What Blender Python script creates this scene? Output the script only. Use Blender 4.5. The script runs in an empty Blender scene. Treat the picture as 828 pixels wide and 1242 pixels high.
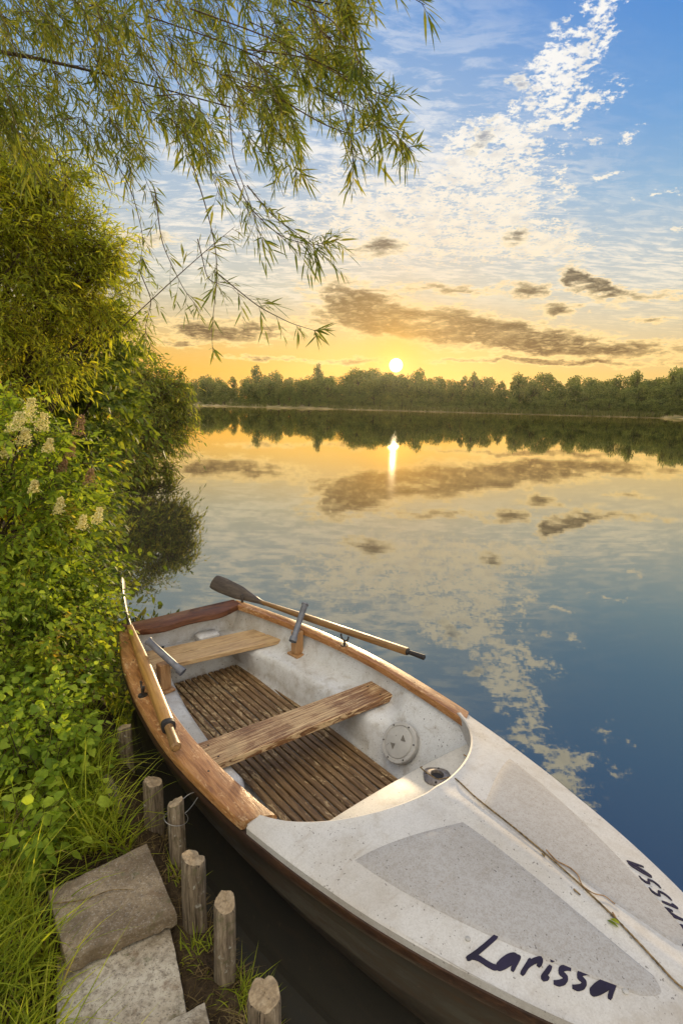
import bpy, math, random
import numpy as np
from mathutils import Vector, Matrix

R = math.radians
rng = np.random.default_rng(11)
random.seed(5)
S = bpy.context.scene
HAZE = True
COL = S.collection

# ------------------------------------------------------------------ camera
F_PX, YH, ROLL, EYE = 660.0, 490.0, R(1.2), 2.0
PITCH = math.atan((621 - YH) / F_PX)
fw = np.array([0, math.cos(PITCH), -math.sin(PITCH)])
rt0 = np.array([1.0, 0, 0]); up0 = np.array([0, math.sin(PITCH), math.cos(PITCH)])
rt = math.cos(ROLL) * rt0 + math.sin(ROLL) * up0
up = -math.sin(ROLL) * rt0 + math.cos(ROLL) * up0
EYEP = np.array([0, 0, EYE])

cd = bpy.data.cameras.new('camera'); cam = bpy.data.objects.new('camera', cd); COL.objects.link(cam)
cd.sensor_fit = 'VERTICAL'; cd.sensor_height = 36; cd.sensor_width = 24; cd.lens = F_PX / 1242 * 36
cd.clip_start = 0.02; cd.clip_end = 6000
m = Matrix(((rt[0], up[0], -fw[0], 0), (rt[1], up[1], -fw[1], 0), (rt[2], up[2], -fw[2], EYE), (0, 0, 0, 1)))
cam.matrix_world = m
S.camera = cam


def vray(x, y):
    return fw + (x - 414) / F_PX * rt - (y - 621) / F_PX * up


def at(x, y, Y):                      # the point at distance Y (along +Y) seen at that spot of the photograph
    d = vray(x, y); return EYEP + d * (Y / d[1])


def atz(x, y, z):
    d = vray(x, y); return EYEP + d * ((z - EYE) / d[2])


# ------------------------------------------------------------------ helpers
class MB:
    def __init__(self): self.v = []; self.f = []; self.n = 0; self.fm = []

    def add(self, v, f, mi=0):
        v = np.asarray(v, float).reshape(-1, 3)
        self.v.append(v)
        for q in f: self.f.append(tuple(int(i) + self.n for i in q)); self.fm.append(mi)
        self.n += len(v)

    def grid(self, P, closed_u=False, closed_v=False, mi=0):     # P[rows, cols, 3]
        P = np.asarray(P, float); r, c = P.shape[:2]; f = []
        for i in range(r - (0 if closed_u else 1)):
            for j in range(c - (0 if closed_v else 1)):
                i2, j2 = (i + 1) % r, (j + 1) % c
                f.append((i * c + j, i * c + j2, i2 * c + j2, i2 * c + j))
        self.add(P.reshape(-1, 3), f, mi)

    def tube(self, pts, rad, k=8, caps=True, sq=None, up_hint=(0, 0, 1)):
        pts = np.asarray(pts, float); n = len(pts)
        rad = np.broadcast_to(np.asarray(rad, float), (n,))
        t = np.gradient(pts, axis=0); t /= np.linalg.norm(t, axis=1)[:, None] + 1e-9
        h = np.array(up_hint, float); rings = []
        for i in range(n):
            hh = h if abs(t[i] @ h) < .95 else np.array([1.0, 0.1, 0])
            a = np.cross(t[i], hh); a /= np.linalg.norm(a); b = np.cross(a, t[i])
            ang = np.arange(k) / k * 2 * math.pi + math.pi / k
            ca, sa = np.cos(ang), np.sin(ang)
            if sq:                    # superellipse section: squarish timbers
                ca = np.sign(ca) * np.abs(ca) ** sq; sa = np.sign(sa) * np.abs(sa) ** sq
            rings.append(pts[i] + rad[i] * (ca[:, None] * a + sa[:, None] * b))
        self.grid(np.array(rings), closed_v=True)
        if caps:
            base = self.n - n * k
            self.f.append(tuple(base + j for j in range(k))[::-1]); self.fm.append(0)
            self.f.append(tuple(base + (n - 1) * k + j for j in range(k))); self.fm.append(0)

    def box(self, c, d, rz=0, bev=0.0, M=None):
        x, y, z = np.array(d) / 2
        if bev > 0:
            prof = [(x - bev, y), (x, y - bev), (x, -y + bev), (x - bev, -y), (-x + bev, -y), (-x, -y + bev), (-x, y - bev), (-x + bev, y)]
            rings = []
            for zz, s in ((-z, bev), (-z + bev, 0), (z - bev, 0), (z, bev)):
                rings.append([(px - math.copysign(s, px), py - math.copysign(s, py), zz) for px, py in prof])
            P = np.array(rings)
        else:
            P = np.array([[(x, y, s), (x, -y, s), (-x, -y, s), (-x, y, s)] for s in (-z, z)])
        Rm = np.array([[math.cos(rz), -math.sin(rz), 0], [math.sin(rz), math.cos(rz), 0], [0, 0, 1]])
        if M is not None: Rm = np.asarray(M)
        Q = P @ Rm.T + np.array(c)
        k = Q.shape[1]; b0 = self.n
        self.grid(Q, closed_v=True)
        self.f.append(tuple(b0 + j for j in range(k))); self.fm.append(0)
        self.f.append(tuple(b0 + (len(Q) - 1) * k + j for j in range(k))[::-1]); self.fm.append(0)

    def build(self, name, mat, parent=None, smooth=False, fix=True):
        me = bpy.data.meshes.new(name)
        v = np.concatenate(self.v) if self.v else np.zeros((0, 3))
        me.from_pydata(v.tolist(), [], self.f)
        for mm in (mat if isinstance(mat, (list, tuple)) else [mat]): me.materials.append(mm)
        if any(self.fm): me.polygons.foreach_set('material_index', self.fm)
        if fix:
            import bmesh
            bm = bmesh.new(); bm.from_mesh(me)
            bmesh.ops.recalc_face_normals(bm, faces=bm.faces); bm.to_mesh(me); bm.free()
        if smooth:
            me.polygons.foreach_set('use_smooth', [True] * len(me.polygons))
            if smooth == 'auto':
                me.set_sharp_from_angle(angle=R(38))
        me.update()
        o = bpy.data.objects.new(name, me); COL.objects.link(o)
        if parent is not None: o.parent = parent
        return o


def raw_mesh(name, V, Fq, mat, parent=None):         # big arrays: V[n,3], Fq list of index arrays (n,k)
    me = bpy.data.meshes.new(name)
    nl = sum(f.size for f in Fq); npoly = sum(len(f) for f in Fq)
    me.vertices.add(len(V)); me.vertices.foreach_set('co', np.asarray(V, np.float32).ravel())
    me.loops.add(nl); me.polygons.add(npoly)
    me.loops.foreach_set('vertex_index', np.concatenate([f.ravel() for f in Fq]).astype(np.int32))
    tot = np.concatenate([np.full(len(f), f.shape[1]) for f in Fq])
    me.polygons.foreach_set('loop_start', (np.cumsum(tot) - tot).astype(np.int32))
    me.update(calc_edges=True)
    me.materials.append(mat)
    o = bpy.data.objects.new(name, me); COL.objects.link(o)
    if parent is not None: o.parent = parent
    return o


def tag(o, label=None, cat=None, group=None, kind=None):
    if label: o['label'] = label
    if cat: o['category'] = cat
    if group: o['group'] = group
    if kind: o['kind'] = kind
    return o


def thing(name, label, cat, loc=(0, 0, 0), rz=0, group=None):
    o = bpy.data.objects.new(name, None); COL.objects.link(o)
    o.location = loc; o.rotation_euler = (0, 0, rz); o.empty_display_size = .2
    return tag(o, label, cat, group)


def nrm(a): return a / (np.linalg.norm(a, axis=-1, keepdims=True) + 1e-9)


# ------------------------------------------------------------------ materials
def srgb(r, g, b):
    f = lambda c: (c / 255 / 12.92 if c / 255 <= .04045 else ((c / 255 + .055) / 1.055) ** 2.4)
    return (f(r), f(g), f(b), 1)


class NT:
    def __init__(self, tree): self.t = tree; self.L = tree.links

    def n(self, typ, **kw):
        nd = self.t.nodes.new(typ)
        ins = kw.pop('ins', {})
        for k, v in kw.items(): setattr(nd, k, v)
        for k, v in ins.items(): self.put(nd.inputs[k], v)
        return nd

    def put(self, sock, v):
        if hasattr(v, 'is_output') or isinstance(v, bpy.types.NodeSocket): self.L.new(v, sock)
        else: sock.default_value = v

    def math(self, op, a, b=None, c=None, clamp=False):
        nd = self.t.nodes.new('ShaderNodeMath'); nd.operation = op; nd.use_clamp = clamp
        for i, v in enumerate((a, b, c)):
            if v is not None: self.put(nd.inputs[i], v)
        return nd.outputs[0]

    def vmath(self, op, a, b=None, out=0):
        nd = self.t.nodes.new('ShaderNodeVectorMath'); nd.operation = op
        self.put(nd.inputs[0], a)
        if b is not None: self.put(nd.inputs[1], b)
        return nd.outputs['Value'] if out == 'v' else nd.outputs[0]

    def noise(self, vec, scale, detail=4, rough=.55, dist=0.0):
        nd = self.n('ShaderNodeTexNoise', ins={'Scale': scale, 'Detail': detail, 'Roughness': rough, 'Distortion': dist})
        if vec is not None: self.L.new(vec, nd.inputs['Vector'])
        return nd.outputs['Fac']

    def mapr(self, v, a, b, c=0.0, d=1.0, smooth=True):
        nd = self.n('ShaderNodeMapRange', interpolation_type='SMOOTHSTEP' if smooth else 'LINEAR')
        for i, q in enumerate((v, a, b, c, d)): self.put(nd.inputs[i], q)
        return nd.outputs[0]

    def mix(self, fac, a, b, mode='MIX'):
        nd = self.n('ShaderNodeMix', data_type='RGBA', blend_type=mode)
        self.put(nd.inputs[0], fac); self.put(nd.inputs[6], a); self.put(nd.inputs[7], b)
        return nd.outputs[2]

    def ramp(self, fac, stops, interp='LINEAR'):
        nd = self.n('ShaderNodeValToRGB'); cr = nd.color_ramp; cr.interpolation = interp
        while len(cr.elements) > 1: cr.elements.remove(cr.elements[-1])
        cr.elements[0].position = stops[0][0]; cr.elements[0].color = stops[0][1]
        for p, c in stops[1:]:
            e = cr.elements.new(p); e.color = c
        self.put(nd.inputs[0], fac)
        return nd.outputs[0]

    def scaled(self, vec, s):
        nd = self.n('ShaderNodeMapping', ins={'Scale': s}); self.L.new(vec, nd.inputs['Vector']); return nd.outputs[0]


def mat(name):
    mm = bpy.data.materials.new(name); mm.use_nodes = True
    mm.node_tree.nodes.clear(); return mm, NT(mm.node_tree)


def finish(nt, color, rough=.5, bump=None, bstr=.3, bdist=.002, spec=.5, metal=0.0, coat=0.0):
    p = nt.n('ShaderNodeBsdfPrincipled', ins={'Base Color': color, 'Roughness': rough, 'Specular IOR Level': spec, 'Metallic': metal, 'Coat Weight': coat})
    if bump is not None:
        b = nt.n('ShaderNodeBump', ins={'Height': bump, 'Strength': bstr, 'Distance': bdist})
        nt.L.new(b.outputs[0], p.inputs['Normal'])
    o = nt.n('ShaderNodeOutputMaterial'); nt.L.new(p.outputs[0], o.inputs[0])
    return p


def wood(name, dark, mid, light, scale=(3, 30, 30), worn=None, worn_amt=.55, rough=.5, knots=True, spec=.4, bst=.4, moss=False):
    mm, nt = mat(name)
    co = nt.n('ShaderNodeTexCoord').outputs['Object']
    g = nt.noise(nt.scaled(co, scale), 2.2, 6, .65, .6)
    fine = nt.noise(nt.scaled(co, (scale[0] * 2, scale[1] * 5, scale[2] * 5)), 2.0, 3, .6)
    big = nt.noise(co, 3.1, 4, .6)
    c = nt.ramp(g, [(.28, dark), (.5, mid), (.72, light)])
    c = nt.mix(nt.mapr(fine, .35, .75, 0, .45), c, dark)
    if worn:
        w = nt.noise(nt.scaled(co, (scale[0] * 2.2, scale[1] * .45, scale[2] * .45)), 3.0, 7, .7, 1.2)
        c = nt.mix(nt.mapr(nt.math('ADD', w, nt.math('MULTIPLY', nt.math('SUBTRACT', big, .5), .5)), worn_amt, worn_amt + .1), c, worn)
    sp = nt.noise(co, 90, 2, .5)
    c = nt.mix(nt.mapr(sp, .70, .76, 0, .75), c, (.018, .012, .008, 1))
    c = nt.mix(nt.mapr(big, .52, .75, 0, .55), c, tuple(x * .45 for x in dark[:3]) + (1,))
    if moss:
        c = nt.mix(nt.mapr(nt.noise(co, 9, 6, .7), .54, .66, 0, .7), c, (.075, .085, .03, 1))
        c = nt.mix(nt.mapr(nt.noise(co, 21, 5, .7), .60, .68, 0, .8), c, (.40, .39, .33, 1))
        lines = nt.noise(nt.scaled(co, (60, 60, 1.6)), 2.0, 3, .6)
        c = nt.mix(nt.mapr(lines, .60, .68, 0, .85), c, (.025, .018, .012, 1))
        g = nt.math('SUBTRACT', g, nt.mapr(lines, .58, .68, 0, .8))
    h = nt.math('ADD', g, nt.math('MULTIPLY', fine, .8))
    finish(nt, c, nt.mapr(big, .3, .7, rough - .1, rough + .15), h, bst, .003, spec)
    return mm


M = {}
M['varnish'] = wood('varnished_wood', (.15, .062, .022, 1), (.36, .165, .055, 1), (.50, .26, .095, 1), (3.0, 34, 34), worn=(.58, .36, .17, 1), worn_amt=.55, rough=.36, spec=.5)
M['transom'] = wood('transom_wood', (.045, .017, .008, 1), (.12, .045, .018, 1), (.20, .08, .032, 1), (18, 2.5, 18), worn=(.36, .18, .09, 1), worn_amt=.60, rough=.55, spec=.3)
M['thwart'] = wood('worn_thwart_wood', (.085, .036, .014, 1), (.20, .092, .035, 1), (.33, .17, .068, 1), (38, 2.8, 38), worn=(.60, .42, .22, 1), worn_amt=.47, rough=.5)
M['thwart2'] = wood('bare_thwart_wood', (.28, .17, .08, 1), (.48, .32, .16, 1), (.60, .44, .23, 1), (30, 1.8, 30), worn=(.66, .52, .31, 1), worn_amt=.6, rough=.6)
M['grating'] = wood('grating_wood', (.06, .032, .015, 1), (.18, .105, .045, 1), (.32, .205, .095, 1), (2.5, 30, 30), worn=(.46, .33, .17, 1), worn_amt=.54, rough=.62)
M['oar'] = wood('oar_wood', (.22, .10, .025, 1), (.42, .22, .06, 1), (.55, .32, .10, 1), (1.6, 26, 26), worn=(.34, .16, .05, 1), worn_amt=.62, rough=.38, spec=.5)
M['oar_old'] = wood('old_oar_wood', (.12, .06, .02, 1), (.25, .14, .05, 1), (.34, .20, .08, 1), (1.6, 26, 26), worn=(.2, .13, .07, 1), worn_amt=.58, rough=.45)
M['blade'] = wood('oar_blade_wood', (.045, .035, .03, 1), (.09, .07, .055, 1), (.14, .11, .085, 1), (3, 20, 20), worn=(.2, .17, .14, 1), worn_amt=.62, rough=.5)
M['block'] = wood('block_wood', (.22, .11, .04, 1), (.38, .21, .09, 1), (.46, .28, .13, 1), (25, 25, 3), rough=.5)
M['post'] = wood('weathered_post_wood', (.05, .036, .022, 1), (.20, .155, .105, 1), (.38, .31, .22, 1), (34, 34, 3), worn=(.45, .39, .30, 1), worn_amt=.60, rough=.85, spec=.2, bst=1.0, moss=True)
M['endgrain'] = wood('post_end_grain', (.14, .10, .06, 1), (.30, .225, .135, 1), (.42, .335, .215, 1), (20, 20, 20), worn=(.17, .14, .10, 1), worn_amt=.52, rough=.85, spec=.2, bst=.8)
M['bark'] = wood('bark', (.03, .022, .014, 1), (.075, .055, .036, 1), (.12, .09, .06, 1), (20, 20, 4), rough=.9, spec=.1, bst=.8)
M['twig'] = wood('twig_bark', (.05, .032, .016, 1), (.10, .065, .032, 1), (.15, .10, .05, 1), (14, 14, 14), rough=.8, spec=.2)


def simple(name, c, rough=.5, spec=.5, metal=0.0, var=.25, scale=14.0, bst=.15, specks=0.0):
    mm, nt = mat(name)
    co = nt.n('ShaderNodeTexCoord').outputs['Object']
    a = nt.noise(co, scale, 5, .6)
    col = nt.mix(nt.mapr(a, .3, .7), tuple(x * (1 - var) for x in c[:3]) + (1,), tuple(min(1, x * (1 + var)) for x in c[:3]) + (1,))
    if specks:
        col = nt.mix(nt.mapr(nt.noise(co, 55, 2, .5), .67, .72, 0, specks), col, (.03, .022, .015, 1))
    finish(nt, col, rough, a, bst, .002, spec, metal)
    return mm


def gelcoat(name, base, dirt, grime=.5, speck=.6, rough=.42, gritty=.2):
    mm, nt = mat(name)
    co = nt.n('ShaderNodeTexCoord').outputs['Object']
    big = nt.noise(co, 2.4, 6, .62, .4); mid = nt.noise(co, 11, 5, .65); fine = nt.noise(co, 240, 2, .5)
    c = nt.mix(nt.mapr(big, .40, .72, 0, grime), base, dirt)
    c = nt.mix(nt.mapr(mid, .50, .75, 0, grime * .8), c, dirt)
    c = nt.mix(nt.mapr(fine, .35, .75, 0, .14), c, (.25, .21, .17, 1))
    dens = nt.mapr(nt.noise(co, 5.0, 3, .6), .35, .65, .75, .67)       # specks lie in drifts
    s1 = nt.noise(co, 105, 1.5, .5)
    c = nt.mix(nt.mapr(s1, dens, nt.math('ADD', dens, .03), 0, speck), c, (.035, .022, .014, 1))
    s2 = nt.noise(nt.scaled(co, (1, 1, 1)), 155, 2, .5)
    c = nt.mix(nt.mapr(s2, .70, .735, 0, speck * .8), c, (.06, .04, .025, 1))
    st = nt.noise(nt.scaled(co, (16, 2.2, 3)), 2.4, 4, .6)
    c = nt.mix(nt.mapr(st, .60, .78, 0, grime * .6), c, (.30, .24, .17, 1))
    scu = nt.noise(nt.scaled(co, (5, 40, 12)), 2.2, 5, .7, 1.5)
    c = nt.mix(nt.mapr(scu, .64, .70, 0, grime * .55), c, (.24, .20, .15, 1))
    blot = nt.noise(co, 7.5, 7, .75, .8)
    c = nt.mix(nt.mapr(blot, .57, .66, 0, grime * .5), c, dirt)
    grit = nt.math('ADD', nt.math('MULTIPLY', nt.noise(co, 170, 3, .7), .6), nt.math('MULTIPLY', nt.noise(co, 48, 4, .7), .4))
    c = nt.mix(nt.mapr(grit, .42, .62, 0, gritty), c, (.20, .17, .13, 1))
    h = nt.math('ADD', nt.math('MULTIPLY', mid, .6), nt.math('ADD', nt.math('MULTIPLY', fine, .3), nt.math('MULTIPLY', s1, .5)))
    finish(nt, c, nt.mapr(big, .3, .7, rough - .06, rough + .16), h, .18, .002, .45)
    return mm


M['gel'] = gelcoat('white_gelcoat', (.55, .535, .50, 1), (.36, .315, .25, 1), .62)
M['cream'] = gelcoat('cream_gelcoat', (.62, .58, .49, 1), (.42, .36, .26, 1), .6)
M['panel'] = gelcoat('grey_deck_panel', (.39, .378, .36, 1), (.30, .28, .25, 1), .5, .6, .66, .42)
M['liner'] = gelcoat('liner_gelcoat', (.60, .605, .59, 1), (.34, .30, .235, 1), .95, .9)


def hull_mat():
    mm, nt = mat('dark_hull_paint')
    co = nt.n('ShaderNodeTexCoord').outputs['Object']
    a = nt.noise(nt.scaled(co, (2, 2, 7)), 3.0, 6, .65, .4); b = nt.noise(co, 34, 4, .6)
    c = nt.ramp(a, [(.3, (.012, .010, .007, 1)), (.52, (.030, .020, .012, 1)), (.72, (.065, .036, .018, 1))])
    c = nt.mix(nt.mapr(b, .62, .75, 0, .6), c, (.12, .07, .04, 1))
    finish(nt, c, nt.mapr(a, .3, .7, .35, .6), b, .25, .002, .4)
    return mm


M['hull'] = hull_mat()
M['strake'] = wood('rub_strake_wood', (.018, .009, .006, 1), (.045, .021, .011, 1), (.085, .04, .02, 1), (2.5, 24, 24), worn=(.15, .08, .04, 1), worn_amt=.64, rough=.45)
M['tube'] = simple('grey_plastic', (.13, .135, .15, 1), .45, .4, var=.3, scale=20)
M['iron'] = simple('dark_iron', (.06, .05, .042, 1), .5, .5, .6, var=.4, scale=40)
M['steel'] = simple('dull_wire', (.3, .29, .27, 1), .4, .5, .7)
M['black'] = simple('black_rubber', (.022, .02, .02, 1), .6, .3)
M['grey'] = simple('grey_plastic_cover', (.40, .385, .35, 1), .5, .4, var=.12, specks=.5)
M['greyd'] = simple('cover_recess', (.16, .145, .12, 1), .6, .3)
M['fitting'] = simple('weathered_metal_fitting', (.19, .165, .145, 1), .42, .5, .5, var=.35, scale=45)
M['ink'] = simple('dark_blue_lettering', (.014, .010, .030, 1), .5, .25, var=.3)
M['rope'] = simple('brown_cord', (.17, .12, .06, 1), .9, .1, var=.55, scale=60, bst=.6)
M['straw'] = simple('dry_twig', (.26, .16, .075, 1), .8, .2, var=.4, scale=60)


def concrete(name, base, brown):
    mm, nt = mat(name)
    co = nt.n('ShaderNodeTexCoord').outputs['Object']
    a = nt.noise(co, 5, 8, .7); b = nt.noise(co, 46, 4, .7); d = nt.noise(co, 150, 2, .6)
    v = nt.n('ShaderNodeTexVoronoi', ins={'Scale': 230.0}); nt.L.new(co, v.inputs['Vector'])
    c = nt.mix(nt.mapr(a, .35, .68), base, brown)
    c = nt.mix(nt.mapr(b, .42, .72, 0, .75), c, (.13, .10, .07, 1))
    c = nt.mix(nt.mapr(v.outputs['Color'], .6, .95, 0, .30), c, (.50, .47, .41, 1))
    c = nt.mix(nt.mapr(d, .56, .7, 0, .7), c, (.075, .06, .045, 1))
    c = nt.mix(nt.mapr(nt.noise(co, 13, 5, .65), .60, .70, 0, .55), c, (.16, .10, .055, 1))
    c = nt.mix(nt.mapr(nt.noise(co, 4.2, 7, .72, .6), .50, .62, 0, .6), c, (.115, .085, .05, 1))
    c = nt.mix(nt.mapr(nt.noise(co, 8, 6, .7), .60, .70, 0, .5), c, (.085, .09, .035, 1))
    h = nt.math('ADD', nt.math('MULTIPLY', b, 1.0), nt.math('ADD', a, nt.math('MULTIPLY', d, .5)))
    finish(nt, c, .88, h, .5, .004, .2)
    return mm


M['slab_dark'] = concrete('old_slab_concrete', (.30, .235, .15, 1), (.13, .095, .058, 1))
M['slab_light'] = concrete('pale_slab_concrete', (.48, .435, .345, 1), (.34, .29, .21, 1))


def soil():
    mm, nt = mat('bank_soil')
    co = nt.n('ShaderNodeTexCoord').outputs['Object']
    a = nt.noise(co, 6, 8, .7); b = nt.noise(co, 40, 5, .7)
    c = nt.ramp(nt.math('ADD', nt.math('MULTIPLY', a, .6), nt.math('MULTIPLY', b, .4)), [(.35, (.022, .016, .010, 1)), (.5, (.065, .045, .026, 1)), (.68, (.13, .095, .055, 1))])
    finish(nt, c, .95, nt.math('ADD', a, b), 1.0, .03, .1)
    return mm


M['soil'] = soil()


def leaf_mat(name, cols, trans=.45, tcol=None, rough=.62, spec=.18):
    """cols: ramp stops of leaf colour picked per leaf; light passes through the leaf"""
    mm, nt = mat(name)
    g = nt.n('ShaderNodeNewGeometry')
    co = nt.n('ShaderNodeTexCoord').outputs['Object']
    rnd = g.outputs['Random Per Island']
    cl = nt.noise(co, 2.6, 3, .6)
    k = nt.math('ADD', nt.math('MULTIPLY', rnd, .62), nt.math('MULTIPLY', nt.mapr(cl, .3, .7), .38))
    c = nt.ramp(k, cols)
    fine = nt.noise(co, 60, 3, .6)
    c = nt.mix(nt.mapr(fine, .3, .75, 0, .3), c, (.03, .045, .012, 1))
    p = nt.n('ShaderNodeBsdfPrincipled', ins={'Base Color': c, 'Roughness': rough, 'Specular IOR Level': spec})
    t = nt.n('ShaderNodeBsdfTranslucent')
    nt.L.new(nt.mix(1.0, c, tcol or (1.9, 1.75, .7, 1), 'MULTIPLY'), t.inputs[0])
    ms = nt.n('ShaderNodeMixShader', ins={0: trans})
    nt.L.new(p.outputs[0], ms.inputs[1]); nt.L.new(t.outputs[0], ms.inputs[2])
    o = nt.n('ShaderNodeOutputMaterial'); nt.L.new(ms.outputs[0], o.inputs[0])
    return mm


M['willow'] = leaf_mat('willow_leaves', [(.1, (.075, .11, .022, 1)), (.5, (.135, .17, .030, 1)), (.85, (.25, .25, .045, 1))])
M['sallow'] = leaf_mat('sallow_leaves', [(.1, (.16, .20, .022, 1)), (.5, (.34, .39, .04, 1)), (.88, (.58, .54, .06, 1))], .55)
M['broad'] = leaf_mat('broad_dark_leaves', [(.1, (.05, .085, .016, 1)), (.5, (.12, .17, .026, 1)), (.9, (.28, .31, .04, 1))], .45)
M['over'] = leaf_mat('overhang_leaves', [(.1, (.09, .125, .024, 1)), (.5, (.17, .21, .036, 1)), (.9, (.40, .37, .06, 1))], .45)
M['bramble'] = leaf_mat('bramble_leaves', [(.08, (.085, .13, .016, 1)), (.45, (.20, .29, .024, 1)), (.8, (.40, .47, .045, 1)), (.96, (.52, .34, .05, 1))], .45)
M['nettle'] = leaf_mat('nettle_leaves', [(.1, (.12, .20, .02, 1)), (.5, (.26, .36, .03, 1)), (.9, (.44, .52, .055, 1))], .45)
M['grass'] = leaf_mat('grass_blades', [(.1, (.14, .20, .02, 1)), (.5, (.32, .38, .03, 1)), (.82, (.50, .50, .06, 1)), (.97, (.52, .40, .14, 1))], .45)
M['drygrass'] = leaf_mat('dry_grass', [(.1, (.09, .06, .025, 1)), (.6, (.2, .14, .06, 1)), (.95, (.33, .25, .12, 1))], .3)
M['flower'] = leaf_mat('cream_blossom', [(.1, (.72, .62, .24, 1)), (.6, (.85, .76, .36, 1)), (.95, (.90, .84, .48, 1))], .35, (1, 1, .8, 1))
M['seed'] = leaf_mat('faded_blossom', [(.1, (.28, .17, .09, 1)), (.6, (.42, .27, .15, 1)), (.95, (.52, .38, .22, 1))], .35, (1, .9, .7, 1))
M['far'] = leaf_mat('far_tree_leaves', [(.1, (.05, .078, .024, 1)), (.5, (.15, .19, .05, 1)), (.9, (.33, .34, .09, 1))], .38, (1.5, 1.4, .7, 1), .6, .15)
M['reed'] = leaf_mat('reeds', [(.1, (.08, .10, .03, 1)), (.5, (.14, .15, .045, 1)), (.9, (.24, .22, .08, 1))], .35)

# ------------------------------------------------------------------ sky and sun
def azel(x, y):
    d = vray(x, y); d = d / np.linalg.norm(d)
    return math.degrees(math.atan2(d[0], d[1])), math.degrees(math.asin(d[2]))


SUN_AZ, SUN_EL = azel(480, 443)


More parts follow.
